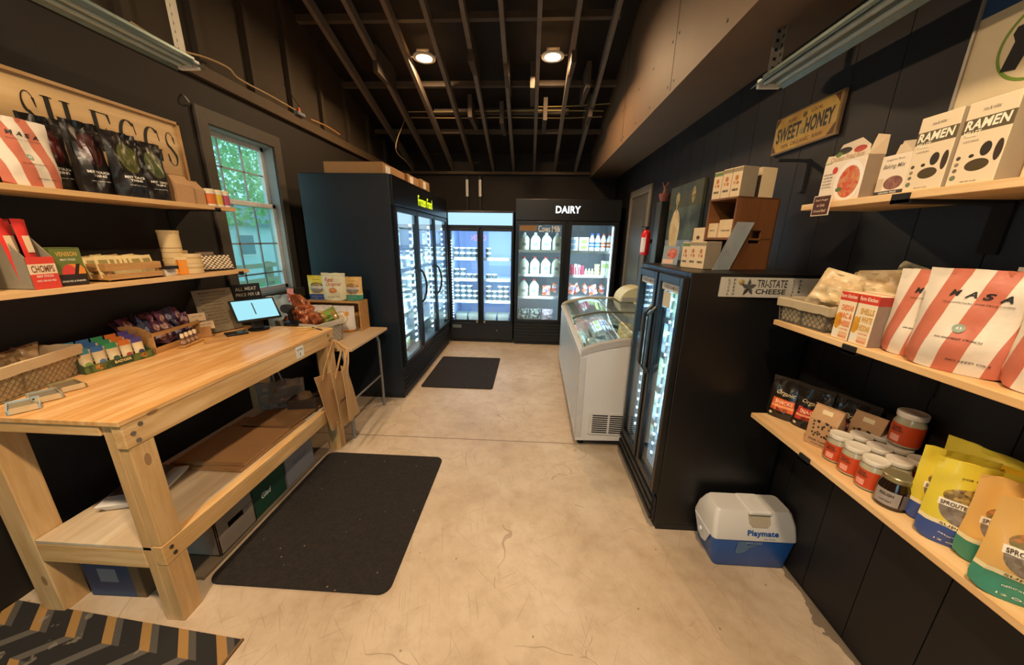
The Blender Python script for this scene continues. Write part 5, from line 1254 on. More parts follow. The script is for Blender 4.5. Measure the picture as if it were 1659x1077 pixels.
# ---- tote bags on the bench end
def px_slab(name, label, cat, pts, yv, th, mat, group):
    P = [pt(1, yv, *p) for p in pts]; c = sum(P, Vector())/len(P); o = obj(name, MB().prism([p-c for p in P], (0, th, 0)), mat, loc=c, bevel=.003); 
    return tag(o, label, cat, group)
cv = flat('#b8905f', .9, var=.08, scale=60, bump=.2)
hk = pt(0, -1.322, 541, 550)
def tote(label, poly, yv, hx0, hx1, scr=False):
    P = [pt(0, yv, *p) for p in poly]; t = thing('tote_bag', label, 'bag', hk, 0, 'canvas tote bags')
    # gently billowed bag
    m = MB(); n = 6; vs = []; fs = []
    for s in (0, 1):
        for j in range(n+1):
            for i in range(n+1):
                a = P[0].lerp(P[1], i/n); b = P[3].lerp(P[2], i/n); q = a.lerp(b, j/n); e = math.sin(PI*i/n)*math.sin(PI*min(1, j/n*1.2+.05))
                q.x += (-1 if s else 1)*(.003+.008*e)+.003*math.sin(i*2.1+j*.8); vs.append(q-hk)
    N = (n+1)**2
    for s in (0, 1):
        for j in range(n):
            for i in range(n): a = s*N+j*(n+1)+i; fs.append((a, a+1, a+n+2, a+n+1))
    for i in range(n):
        for a, b in ((i, i+1), (n*(n+1)+i, n*(n+1)+i+1), (i*(n+1), (i+1)*(n+1)), (i*(n+1)+n, (i+1)*(n+1)+n)): fs.append((a, b, b+N, a+N))
    obj('bag_body', m.add(vs, fs), cv, t, smooth=True)
    for f_ in (hx0, hx1):
        a = P[0].lerp(P[1], f_)-hk
        pts = [Vector((0, 0, 0)), Vector((a.x*.8, a.y*.35, a.z*.35)), Vector((a.x*1.0+.004, a.y*.8, a.z*.8)), a+Vector((.008, 0, -.03))]
        obj('strap', MB().ribbon(pts, .02, .003, (0, 1, 0)), flat('#c49a66', .9), t, smooth=True)
    if scr: c_ = P[0].lerp(P[2], .5); text('FARM', 0, 0, .10, .02, M_ink, t, loc=(c_-hk)+Vector((.0135, 0, 0)), rot=(0, 0, PI/2))
    return t
tote('left canvas tote bag hanging on the bench end, tilted', [(509, 612), (541, 602), (552, 686), (538, 698)], -1.318, .35, .8)
tote('middle canvas tote bag hanging on the bench end with dark print', [(536, 606), (561, 598), (572, 680), (555, 692)], -1.215, .2, .8, True)
tote('right canvas tote bag hanging on the bench end, facing the freezer', [(552, 592), (562, 600), (583, 667), (567, 681)], -1.165, .1, .7)
t = thing('wall_hook', 'small steel hook screwed to the far end of the workbench', 'hook', (cx1-.002, hk.y, hk.z)); obj('hook', MB().tube([(0, 0, .012), (.015, 0, .012), (.03, 0, .002), (.036, 0, .012)], .003, 6), M_steel, t, smooth=True)
a = pt(0, -1.30, 548, 690); b = pt(0, -1.30, 556, 722); t = thing('canvas_strap', 'long canvas strap trailing below the tote bags', 'strap', a); obj('strap', MB().ribbon([Vector((0, 0, .03)), (b-a)*.5+Vector((.004, 0, 0)), b-a], .03, .003, (0, 1, 0)), flat('#b48a58', .9), t)
# ---- under the counter
zS = .367
def flatbox(label, x0, x1, y0, y1, z, h, rz=0, mat=M_card):
    t = thing('flattened_box', label, 'cardboard', ((x0+x1)/2, (y0+y1)/2, z), rz, 'flattened cardboard boxes'); a, b = (x1-x0)/2, (y1-y0)/2
    obj('sheet', B(-a, a, -b, b, 0, h), mat, t, bevel=.001); obj('flap', B(-a+.01, a-.006, -b+.006, -b+(b*.9), h, h+.004), mat, t); return t
flatbox('flattened cardboard box at the bottom of the pile on the lower bench shelf', -1.80, -1.40, 1.36, 1.86, zS, .012)
flatbox('flattened cardboard box on top of the pile on the lower bench shelf', -1.78, -1.405, 1.38, 1.72, zS+.0165, .012, .03)
flatbox('flattened cardboard sheet lying toward the far end of the lower bench shelf', -1.72, -1.41, 1.74, 2.04, zS+.0165, .008, -.05, flat('#8f6a42', .9))
t = thing('foam_tray', 'white rimmed tray with wrapped goods on the near part of the lower shelf', 'tray', (-1.72, 1.22, zS), .3)
obj('tray_body', MB().prism([(-.08, -.11, 0), (.08, -.11, 0), (.105, -.13, .035), (-.105, -.13, .035)], (0, .24, 0)), M_white, t, bevel=.004)
pb, _ = pouch(.14, .18, .06, seed=3, pillow=True, wr=.01); obj('wrapped_goods', pb, flat('#4a3a34', .3), t, smooth=True, loc=(0, .08, .06), rot=(PI/2, 0, 0))
t = thing('storage_box', 'dark brown open box at the far end of the lower bench shelf', 'box', (-1.50, 2.02, zS), .2); m = MB(); m.box(-.09, .09, -.06, .06, 0, .085); obj('box_body', m, flat('#3a2c20', .7), t, bevel=.004); obj('contents', MB().lathe([(.05, 0), (.04, .03), (.015, .04)], 10, 0, 0, .085), flat('#6a5238', .7), t)
t = thing('plastic_bag', 'cloudy white plastic bag slumped on the lower bench shelf', 'bag', (-1.66, 2.02, zS), .5); pb, _ = pouch(.28, .20, .14, seed=17, wr=.02); obj('bag', pb, flat('#8f8577', .3, var=.2), t, smooth=True)
m = MB(); m.tube([(-.05, 0, .19), (-.05, .01, .25), (0, 0, .27), (.02, 0, .19)], .005, 6); obj('handle', m, flat('#a39a8c', .3), t, smooth=True)
t = thing('base_plank', 'grey board lying on the floor under the workbench', 'board', (0, 0, 0)); obj('plank', B(-1.90, -1.425, 1.10, 2.08, 0, .02), flat('#7a6a55', .7), t, bevel=.002)
t = thing('storage_crate', 'greyish wooden crate with oval hand hole under the workbench', 'crate', (-1.53, 1.31, .021), PI/2)
m = MB(); w, d, h = .11, .1, .22
m.box(-w, w, -d, -d+.01, 0, .10); m.box(-w, w, -d, -d+.01, .135, h); m.box(-w, -.045, -d, -d+.01, .10, .135); m.box(.045, w, -d, -d+.01, .10, .135)
m.box(-w, w, d-.01, d, 0, h); m.box(-w, -w+.01, -d, d, 0, h); m.box(w-.01, w, -d, d, 0, h); m.box(-w, w, -d, d, 0, .008)
obj('crate_body', m, flat('#8e8071', .7, var=.12, scale=12), t, bevel=.002)
t = carton('storage_box', 'dark green box with white lettering under the workbench', 'box', .235, .235, .2, flat('#16422c', .6), (-1.435, 1.54, .021), PI/2); text('Glad', -.03, .10, .07, .032, M_wink, t, y=-.0008, bold=.02, shear=.2)
t = carton('storage_box', 'white cardboard box under the far part of the workbench', 'box', .255, .22, .2, flat('#8b8688', .7), (-1.435, 1.80, .021), PI/2); text('FRAGILE', .0, .12, .13, .03, flat('#6f6a6c', .7), t, y=-.0008)
t = carton('storage_box', 'blue and brown box on the floor behind the near bench leg', 'box', .24, .24, .16, pmat('blue box', '#24405f', [('rect', -.06, .02, .08, .15, '#7f858c'), ('rect', .08, .13, 0, .3, '#6a5438', 'all')], front=.002), (-1.715, 1.01, .0), .02)
t.location.z = 0
# ------------------------------------------------------------------ mats
def mat_fiber():
    k = NT('fibre mat'); n = k.noise(60, 5, rough=.7); v = k.n.new('ShaderNodeTexVoronoi'); v.inputs['Scale'].default_value = 26; k.l.new(k.tc.outputs['Object'], v.inputs['Vector'])
    col = k.ramp(n, [(.35, hx('#120e0b')), (.7, hx('#2a211b'))]); s = k.math('LESS_THAN', v.outputs['Distance'], .09); s2 = k.n.new('ShaderNodeSeparateColor'); k.l.new(v.outputs['Color'], s2.inputs[0])
    s = k.math('MULTIPLY', s, k.math('GREATER_THAN', s2.outputs[0], .72)); col = k.mix(s, col, hx('#8a7a64')); k.bump(n, .6, .006); k.out(col, .95); return k.m
mf = mat_fiber()
def rrect(x0, x1, y0, y1, r, z, th):
    P = []
    for cx_, cy_, a0 in ((x1-r, y1-r, 0), (x0+r, y1-r, 90), (x0+r, y0+r, 180), (x1-r, y0+r, 270)):
        P += [(cx_+r*math.cos(math.radians(a0+18*i)), cy_+r*math.sin(math.radians(a0+18*i)), z) for i in range(6)]
    return MB().prism(P, (0, 0, th))
t = thing('floor_mat', 'large black fibre mat on the floor in front of the workbench', 'mat', (0, 0, 0)); obj('mat_pile', rrect(-1.405, -.575, 1.085, 2.052, .05, 0, .009), mf, t, bevel=.003)
t = thing('floor_mat', 'smaller black fibre mat beside the tall three-door freezer', 'mat', (0, 0, 0)); obj('mat_pile', rrect(-1.11, -.352, 3.21, 4.165, .03, 0, .009), mf, t, bevel=.003)
def rug_mat():
    k = NT('chevron rug'); sp = k.n.new('ShaderNodeSeparateXYZ'); k.l.new(k.tc.outputs['Object'], sp.inputs[0]); x, y = sp.outputs[0], sp.outputs[1]
    wv = k.math('PINGPONG', y, .085); t_ = k.math('ADD', x, k.math('MULTIPLY', wv, -1.15)); f = k.math('FRACT', k.math('DIVIDE', t_, .165))
    t2 = k.math('ADD', x, k.math('MULTIPLY', wv, 1.15))
    col = k.ramp(f, [(0, hx('#1f1d1b')), (.33, hx('#99743f')), (.60, hx('#4c4740')), (.80, hx('#1f1d1b'))])
    col.node.color_ramp.interpolation = 'CONSTANT'; half = k.math('LESS_THAN', k.math('FRACT', k.math('DIVIDE', y, .17)), .5); band = k.math('COMPARE', f, .465, .135); col = k.mix(k.math('MULTIPLY', band, half), col, hx('#57524a')); b2 = k.math('COMPARE', f, .70, .10); col = k.mix(k.math('MULTIPLY', b2, half), col, hx('#1f1d1b'))
    n = k.noise(14, 4); col = k.mix(k.math('MULTIPLY', k.math('GREATER_THAN', n, .66), .5), col, hx('#8a8070')); k.bump(k.noise(150, 3), .4, .003); k.out(col, .9); return k.m
t = thing('patterned_rug', 'worn black and tan zigzag patterned rug in the near left corner', 'rug', (-1.065, .886, 0), -.075)
obj('rug', MB().box(-1.05, 0, -1.2, 0, 0, .008), rug_mat(), t, bevel=.002); obj('bound_edge', MB().box(0, .008, -1.2, .002, 0, .009), flat('#6b4f2c', .8), t)
# ------------------------------------------------------------------ right shelves
RX = 1.0; RU, RM_, RL = 1.641, 1.204, .778
def rboard(y1, z, label, brs):
    t = thing('wall_shelf', label, 'shelf', (0, 0, 0)); obj('plank', B(RX, XR, -.3, y1, z-.02, z), SHELF, t, bevel=.0015)
    for y in brs:
        m = MB(); m.box(RX-.006, XR, y-.022, y+.022, z-.029, z-.02); m.box(RX-.006, RX, y-.022, y+.022, z-.03, z-.004); m.box(XR-.006, XR, y-.022, y+.022, z-.16, z-.02); obj('bracket', m, M_rub, t)
rboard(1.39, RU, 'upper pine shelf on the right wall carrying white food boxes', (1.035, .2))
rboard(1.40, RM_, 'middle pine shelf on the right wall carrying striped chip bags', (1.055, .2))
rboard(1.41, RL, 'lowest pine shelf on the right wall carrying jars and pouches', (1.10, .2))
zu, zm, zl = RU+.001, RM_+.001, RL+.001
def rbox(name, label, ya, yb, x, d, h, z, mat, group=None, cat='box', bevel=.0015):
    """box with its front on plane x, running from y=ya (far) to y=yb (near)"""
    w = abs(ya-yb); t = thing(name, label, cat, (x, (ya+yb)/2, z), -PI/2, group); obj('carton', B(-w/2, w/2, 0, d, 0, h), mat, t, bevel=bevel); return t, w
dk = flat('#3c3226', .6, var=0); gy = flat('#857a68', .6, var=0)
# rice box
W = .155
t, w = rbox('food_carton', 'opened white rice meal carton with a round dish picture, farthest on the upper right shelf', 1.339, 1.184, 1.012, .05, .125, zu,
    pmat('rice print', '#e9d7be', [('ell', .028, .058, .050, .060, '#efe6d8'), ('ell', .030, .055, .038, .048, ('#c8442c', '#c98f5a', 110)), ('ell', .0, .035, .012, .007, '#54702e'), ('ell', -.03, .098, .010, .011, '#c93a2c'), ('rect', -.0775, -.05, .122, .13, '#7c9142')], front=.002))
m = MB(); m.prism([(-w/2, 0, .125), (w/2, 0, .125), (w/2, 0, .152), (w/2-.03, -.004, .178), (-w/2+.06, -.004, .172), (-w/2+.04, 0, .15), (-w/2, 0, .128)], (0, .0015, 0)); obj('top_flap', m, pmat('flap print', '#e3cfb2', [('ell', -.01, .153, .026, .010, '#3f3a2c'), ('ell', .045, .148, .022, .009, '#b8483a'), ('ell', -.03, .146, .012, .008, '#5b7a35')], front=.01), t)
for P_ in ([(w/2-.001, 0, .125), (w/2-.001, .05, .125), (w/2+.008, .04, .175), (w/2+.006, .008, .178)], [(-w/2, 0, .125), (-w/2, .05, .125), (-w/2-.002, .045, .155), (-w/2-.002, .006, .15)]): obj('side_flap', MB().prism(P_, (.0015, 0, 0)), flat('#d8c3a2', .7), t)
obj('shaded_side', B(w/2, w/2+.0008, .001, .049, .001, .124), flat('#8d7a63', .7), t)  # carton side painted a darkened cream, as if in shade
text('Chicken Fried Rice', .004, .133, .12, .015, flat('#b8935f', .6, var=0), t, y=-.0008, shear=.2)
for i in range(5): text(['HEAT & SERVE', 'GLUTEN FREE', 'NO SOY', 'NO DAIRY', 'NET WT 8 OZ'][i], -.052, .088-i*.010, .036, .005, dk, t, y=-.0008)
# baking mix
t, w = rbox('food_carton', 'opened white baking mix carton with brown muffin picture', 1.135, 1.055, 1.014, .045, .105, zu,
    pmat('baking print', '#e8d6bb', [('rect', -.04, .04, 0, .010, '#33302a'), ('ell', .008, .030, .026, .018, ('#6f4438', '#9a6a58', 90)), ('rect', -.038, -.02, .012, .045, '#d2bc98')], front=.002))
for P_, o_ in (([(-.04, .03, .105), (.0, .03, .105), (.0, .028, .14), (-.03, .028, .135)], (0, .0015, 0)), ([(.0, .0, .105), (.04, .0, .105), (.045, -.006, .13), (.012, -.004, .135)], (0, .0015, 0)), ([(.039, 0, .105), (.039, .045, .105), (.05, .03, .15), (.046, .008, .145)], (.0015, 0, 0))): obj('top_flap', MB().prism(P_, o_), flat('#e0c9a6', .7), t)
obj('shaded_side', B(w/2, w/2+.0008, .001, .044, .001, .104), flat('#94816a', .7), t)  # shade on this side is put into its colour
text('Baking Mix', .0, .074, .06, .014, gy, t, y=-.0008, shear=.25); text('SIMPLE MILLS'.replace('SIMPLE MILLS', 'organic flour'), 0, .092, .05, .006, gy, t, y=-.0008); text('GRAIN FREE', .0, .005, .05, .005, M_wink, t, y=-.0008)
# ramen boxes
Mram = pmat('ramen print', '#e3cfac', [('rect', -.05, .05, .112, .142, '#5d5137'), ('ell', .005, .040, .022, .013, '#4a3a1c'), ('ell', .013, .072, .010, .015, '#2c2416'), ('ell', -.010, .061, .005, .004, '#2c2416'), ('ell', .036, .065, .007, .022, '#3b2a1a'), ('ell', -.034, .017, .006, .006, '#6f7a5a'), ('ell', -.034, .033, .0045, .0045, '#6d614c'), ('ell', -.034, .046, .0045, .0045, '#8a7c62'), ('ell', -.034, .060, .0045, .0045, '#4f4535')], front=.002)
def ramen(lab, ya, yb):
    t, w = rbox('ramen_box', lab, ya, yb, 1.011, .056, .178, zu, Mram, 'ramen boxes')
    text('RAMEN', .0, .129, .080, .021, flat('#f3e8cc', .6, var=0), t, y=-.0008, bold=.035, shear=.12); text('MILLET', -.022, .110, .032, .012, flat('#f3e8cc', .6, var=0), t, y=-.0011, bold=.02); text('rice & millet', .0, .158, .03, .007, gy, t, y=-.0008); text('NET WT 10 OZ', 0, .006, .03, .003, dk, t, y=-.0008)
    text('4 CAKES ORGANIC', -.02, .094, .03, .004, gy, t, y=-.0008)
    obj('shaded_side', B(w/2, w/2+.0008, .001, .055, .001, .177), pmat('ramen side', '#a8977c', [], rough=.7), t); return t  # side panel is the front's cream darkened for shade
r1 = ramen('ramen box with leaf-shaped windows, left of the pair on the upper right shelf', 1.052, .962)
dup(r1, (1.011, .907, zu), -PI/2, 'ramen box with leaf-shaped windows, right of the pair under the carry sign')
t, w = rbox('food_carton', 'cream carton with brown top cut off by the right frame edge', .835, .73, 1.03, .06, .165, zu, pmat('cream carton', '#d9c29b', [('rect', -.06, .06, .115, .15, '#33251a'), ('ell', .01, .03, .03, .02, ('#8a7a2a', '#b59a4a', 90))], front=.002))
t = thing('shelf_tag', 'small dark red sign with cream lettering clipped to the upper right shelf end', 'sign', (.995, 1.292, 1.597), -PI/2)
obj('card', B(-.036, .036, -.002, 0, 0, .066), flat('#e3cfae', .6), t); obj('panel', B(-.033, .033, -.0026, -.002, .003, .063), flat('#4a2217', .6), t)
for s, z in (("Don't Forget", .050), ('to Grab', .034), ('Ground Beef', .016)): text(s, 0, z, .05 if s != 'to Grab' else .032, .009, flat('#e3c49a', .6, var=0), t, y=-.0032, bold=.01)
# ---- middle shelf
wb2 = wire_basket('cloth-lined wire basket at the far end of the middle right shelf', (1.085, 1.295, zm), -PI/2+.06, .20, .13, .085, flat('#5f5a50', .5, .5), flat('#b5a585', .9), .008, .02, .025)
pb_ = None; Mpl = pmat('cracker bag', ('#dcc59a', '#c2a878', 12), [('rect', -.05, .05, .07, .10, '#cdb083')], rough=.4)
for i, (x, y, z, ry, w_) in enumerate(((1.07, 1.26, zm+.075, .25, 0), (1.13, 1.16, zm+.09, -.1, 0), (1.16, 1.27, zm+.06, .3, 0))):
    lab = ['tan crinkled cracker bag standing in the wire basket, front', 'grey-green crinkled bag behind the red-topped boxes', 'tan crinkled cracker bag standing in the wire basket, rear'][i]
    if pb_ is None: pb_ = lump('cracker_bag', lab, 'bag', (x, y, z), (.14, .06, .13), Mpl, 'crinkled cracker bags', 31); pb_.rotation_euler = (-.25, ry, -PI/2+.5)
    else: dup(pb_, (x, y, z), rot=(-.25, ry, -PI/2+.3), label=lab)
q = lump('cracker_bag', 'clear-topped cracker bag leaning on the wall behind the red-topped boxes', 'bag', (1.17, 1.11, zm+.11), (.18, .06, .12), pmat('clear bag', ('#b5ab8c', '#6f6a55', 14), [], rough=.25), 'crinkled cracker bags', 33); q.rotation_euler = (-.2, .3, -PI/2+.1)
def mac(lab, ya, yb, x, big):
    c = ['#e2793a', '#c99a3f'][big]
    t, w = rbox('pasta_box', lab, ya, yb, x, .048, .152, zm, pmat('pasta print', '#ecd9b4', [('rect', -.04, .04, .125, .152, '#cf3b25'), ('ell', -.018 if not big else -.022, .058, .012, .026, ('#e0a21f', '#c98a1a', 120)), ('rect', -.03, -.008, .008, .03, '#e8e0cc'), ('rect', -.004, .026, .004, .026, '#e5b58a')], front=.002), 'red-topped pasta boxes')
    text("Annie's Homegrown"[:0] or 'Farm Kitchen', 0, .140, .055, .012, flat('#f4dfc4', .6, var=0), t, y=-.0008, bold=.02, shear=.1)
    for s, z in ((('CHEDDAR', .103), ('MAC &', .078), ('CHEESE', .053)) if not big else (('SHELLS', .103), ('& WHITE', .078), ('CHEDDAR', .053))): text(s, .006, z, .042, .018, flat(c, .6, var=0), t, y=-.0008, bold=.035)
    text('GLUTEN FREE', .010, .035, .028, .005, flat('#d8622e', .6, var=0), t, y=-.0008); text('elbows & sauce', .010, .012, .028, .005, flat('#c8622e', .6, var=0), t, y=-.0011)
    obj('shaded_side', B(w/2, w/2+.0008, .001, .047, .001, .124), flat('#8f7a69', .7), t); obj('shaded_side_top', B(w/2, w/2+.0009, .001, .047, .124, .151), flat('#a33426', .7), t); return t  # front's cream and red repeated darker to paint a shaded side
m0 = mac('red-topped pasta box with orange lettering beside the wire basket', 1.147, 1.088, 1.012, 0)
m1 = mac('red-topped pasta box with gold lettering, second from the basket', 1.083, 1.022, 1.012, 1)
dup(m1, (1.065, 1.0525, zm), -PI/2, 'red-topped pasta box in the rear row, nearer the striped bags'); dup(m0, (1.065, 1.1175, zm), -PI/2, 'red-topped pasta box in the rear row, nearer the wire basket')
stripe_bag('chip_bag', .165, .235, .075, 21, slope=.16, label='striped chip bag left of three on the middle right shelf, half behind its neighbour', loc=(1.080, .945, zm), rz=-PI/2+.45, group='striped chip bags')
stripe_bag('chip_bag', .19, .245, .085, 22, slope=.16, label='striped chip bag, front middle of three on the middle right shelf', loc=(1.060, .842, zm), rz=-PI/2+.42, group='striped chip bags')
stripe_bag('chip_bag', .19, .235, .085, 23, slope=.16, label='striped chip bag at the right frame edge, middle right shelf', loc=(1.085, .675, zm), rz=-PI/2+.3, group='striped chip bags')
stripe_bag('chip_bag', .19, .25, .07, 24, slope=.16, label='striped chip bag standing in the rear row of the middle right shelf', loc=(1.19, .80, zm), rz=-PI/2+.1, group='striped chip bags')
# ---- low shelf
def jerky(lab, loc, rz, c, seed):
    w, h = .115, .165; pb, sf = pouch(w, h, .035, seed=seed, wr=.004, lean=.12); t = thing('jerky_pouch', lab, 'pouch', loc, rz, 'black snack pouches')
    obj('pouch', pb, pmat('jerky print', '#1d1712', [('dia', -.15, .012, .042, '#1d1712'), ('rect', -.040, .045, .035, .085, c), ('rect', -.038, .042, .050, .058, '#e8a06a'), ('ell', -.035, .018, .006, .006, '#d9cfae')], front=.01, rough=.3, coat=.4), t, smooth=True)
    text('Organic', 0, .108, .066, .022, flat('#c9b48a', .5, var=0), t, shear=.2, surf=sf); text('SNACKS', .002, .072, .062, .016, flat('#f0c49a', .5, var=0), t, bold=.03, surf=sf); text('SALTED', .002, .043, .04, .010, flat('#3a1c10', .5, var=0), t, bold=.02, surf=sf)
    obj('crimp', B(-w/2, w/2, h*.12-.001, h*.12+.001, h-.004, h+.012), flat('#2b2521', .3), t); return t
j0 = jerky('black pouch with orange panel at the far end of the lowest right shelf', (1.095, 1.37, zl), -.95, '#d9622f', 41)
jerky('black pouch with red panel, second on the lowest right shelf', (1.135, 1.285, zl), -1.05, '#c23a2c', 42)
jerky('black pouch with small red panel, third in the row on the lowest right shelf', (1.175, 1.235, zl), -1.15, '#b23a2c', 43)
jerky('black pouch nearest the kraft bags on the lowest right shelf', (1.20, 1.175, zl), -1.2, '#8a2f25', 44)
def klab(t, w, h, d):
    m = MB(); random.seed(5)
    for i in range(26):
        a = random.uniform(-.6, .6)*w*.5; b = h*random.uniform(.22, .62); m.prism([(a+x, -d/2-.0003, b+z) for x, z in ell(0, 0, .0035, .0045, 6)], (0, -.0004, 0))
    obj('printed_leaves', m, dk, t); text('FARM COFFEE', 0, h*.14, w*.7, h*.045, dk, t, y=-d/2-.0008, bold=.02); text('whole bean', 0, h*.07, w*.5, h*.03, dk, t, y=-d/2-.0008)
    obj('sticker', MB().prism([(-w*.18, -d/2+.012, h*.70), (w*.18, -d/2+.012, h*.70), (w*.18, -.014+d*.1, h*.86), (-w*.18, -.014+d*.1, h*.86)], (0, -.002, .001)), flat('#e3cfa4', .6), t)
kraft_bag('kraft paper bag with dark printed leaves in front of the black pouches', (1.10, 1.165, zl), -1.15, .085, .165, .05, 'kraft coffee bags', klab)
kraft_bag('kraft paper bag behind the printed one, beside the wall', (1.20, 1.12, zl), -1.15, .085, .165, .05, 'kraft coffee bags', klab)
# jars
def jar(lab, loc, rz=-1.0):
    t = thing('jar', lab, 'jar', loc, rz, 'orange-labelled glass jars'); R = .032
    obj('glass_body', MB().lathe([(.027, 0), (R, .004), (R, .070), (.028, .080), (.027, .085)], 28), flat('#a9a184', .12, var=.15, scale=40, coat=.6), t, smooth=True)
    l = obj('label', MB().lathe([(R+.0006, .009), (R+.0006, .066)], 32, cap=False), flat('#c0431b', .45, var=.08), t, smooth=True)
    text('THE GOODS', -.010, .055, .022, .008, dk, l, wrap=R+.0012, bold=.03); text('SPICED', -.008, .046, .028, .007, dk, l, wrap=R+.0012, bold=.03)
    obj('label_patch', (lambda mm: mm)(MB().add([((R+.0011)*math.sin(a), -(R+.0011)*math.cos(a), z) for z in (.015, .034) for a in (-.62, -.45, -.28, -.1, .06)], [(i, i+1, i+6, i+5) for i in range(4)])), flat('#e39a86', .5), l)
    obj('lid', MB().lathe([(.0295, .084), (.0305, .086), (.0305, .0985), (.0295, .100), (.027, .099)], 32), flat('#d8cfbd', .35), t, smooth=True); return t
ct_l = [pt(2, zl+.0875, *p) for p in ((1365, 702), (1385, 723), (1416, 744), (1400, 701), (1430, 717), (1457, 739))]
JL = ['front row, nearest the kraft bag', 'front row, middle', 'front row, next to the dark jar', 'second row, nearest the kraft bags', 'second row, middle', 'second row, nearest the pouches']
# real jars stand edge to edge: nudge apart
P = [Vector((1.078, 1.080)), Vector((1.070, 1.012)), Vector((1.063, .943)), Vector((1.146, 1.082)), Vector((1.139, 1.014)), Vector((1.132, .945))]
j0 = None
for i, p in enumerate(P):
    lab = 'orange-labelled jar with cream lid, '+JL[i]
    if j0 is None: j0 = jar(lab, (p.x, p.y, zl))
    else: dup(j0, (p.x, p.y, zl), -1.0-.1*i, lab)
for i, (x, y) in enumerate(((1.214, 1.087), (1.207, 1.018), (1.200, .949))): dup(j0, (x, y, zl), -1.1, 'orange-labelled jar with cream lid, back row by the wall, %s from the kraft bags' % ORD[i])
dup(j0, (1.222, 1.028, zl+.101), -1.25, 'orange-labelled jar stacked alone on top of the other jars', scale=(1.15, 1.15, 1.15))
t = thing('dark_jar', 'dark relish jar with pale label and clear lid in front of the orange-labelled jars', 'jar', (1.058, .872, zl), -.95); R = .036
obj('glass_body', MB().lathe([(.031, 0), (R, .005), (R, .066), (.030, .080), (.030, .086)], 28), flat('#21130c', .1, coat=.8), t, smooth=True)
l = obj('label', MB().add([((R+.0006)*math.sin(a), -(R+.0006)*math.cos(a), z) for z in (.012, .056) for a in [-.95+.19*i for i in range(9)]], [(i, i+1, i+10, i+9) for i in range(8)]), flat('#9a8f86', .5), t, smooth=True)
text('RELISH', -.008, .044, .030, .009, dk, l, wrap=R+.0012, bold=.03); text('small batch', -.008, .025, .026, .005, dk, l, wrap=R+.0012)
l2 = obj('label', MB().add([((R+.0006)*math.sin(a), -(R+.0006)*math.cos(a), z) for z in (.012, .056) for a in [.66+.15*i for i in range(8)]], [(i, i+1, i+9, i+8) for i in range(7)]), flat('#6a605a', .5), t, smooth=True)
obj('lid', MB().lathe([(.031, .083), (.032, .085), (.032, .096), (.030, .098)], 28), flat('#8f8763', .3, .5), t, smooth=True)
# granola pouches
gr = 'granola pouches on the lowest right shelf'
granola('yellow and blue granola pouch peeking out left of its neighbour', (1.112, .808, zl), -.62, .125, .215, GY, 51, group=gr)
granola('yellow and blue granola pouch in full view beside the dark jar', (1.082, .742, zl), -.62, .140, .222, GY, 52, group=gr)
granola('orange and green granola pouch, left of two at the right frame edge', (1.106, .680, zl), -.60, .140, .222, GO, 53, group=gr)
granola('orange and green granola pouch nearest the viewer', (1.058, .606, zl), -.50, .150, .228, GO, 54, group=gr)
granola('yellow granola pouch standing against the wall behind the front pouches', (1.205, .83, zl), -1.3, .15, .215, GY, 55, group=gr)
granola('orange and green granola pouch in the back row near the wall', (1.21, .63, zl), -1.3, .14, .2, GO, 56, group=gr)
q = granola('yellow granola pouch in the back row with dark end showing', (1.20, .725, zl), -1.2, .15, .205, ('#e9b92a', '#2a2440', ('#8a7a3a', '#5f5a2e', 110)), 57, group=gr)
# ------------------------------------------------------------------ drink cooler on the floor
t = thing('picnic_cooler', 'blue and white picnic cooler with swing lid against the right wall', 'cooler box', (1.085, 1.325, 0), .0)
w = .19; d = .115
def bod(z0, z1, w0, w1, d0, d1):
    n = 5; P = []; 
    def R(z, w_, d_):
        out = []
        for cx_, cy_, a0 in ((w_-.02, d_*2-.02, 0), (-w_+.02, d_*2-.02, 90), (-w_+.02, .02, 180), (w_-.02, .02, 270)):
            out += [(cx_+.02*math.cos(math.radians(a0+90*i/n)), cy_+.02*math.sin(math.radians(a0+90*i/n)), z) for i in range(n+1)]
        return out
    return R
Rr = bod(0, 0, 0, 0, 0, 0)
def loft(rings):
    m = MB(); N = len(rings[0]); vs = [p for r in rings for p in r]; fs = []
    for j in range(len(rings)-1):
        for i in range(N): fs.append((j*N+i, j*N+(i+1) % N, (j+1)*N+(i+1) % N, (j+1)*N+i))
    fs.append(tuple(range(N-1, -1, -1))); fs.append(tuple(len(vs)-N+i for i in range(N))); return m.add(vs, fs)
def rr(z, wl, wr, y0, y1, r=.02, n=5):
    out = []
    for cx_, cy_, a0 in ((wr-r, y1-r, 0), (-wl+r, y1-r, 90), (-wl+r, y0+r, 180), (wr-r, y0+r, 270)):
        out += [(cx_+r*math.cos(math.radians(a0+90*i/n)), cy_+r*math.sin(math.radians(a0+90*i/n)), z) for i in range(n+1)]
    return out
body = loft([rr(0, .155, .165, .012, .175), rr(.01, .162, .172, .006, .182), rr(.165, .190, .190, 0, .19)])
obj('blue_body', body, flat('#1d56a0', .35, var=.06, scale=8), t, smooth=True)
lid = loft([rr(.165, .192, .192, -.003, .193), rr(.175, .192, .192, -.003, .193), rr(.235, .188, .186, .012, .178), rr(.285, .176, .172, .034, .156), rr(.297, .166, .162, .040, .15)])
obj('white_lid', lid, flat('#d2cfc8', .4, var=.05, scale=8), t, smooth=True)
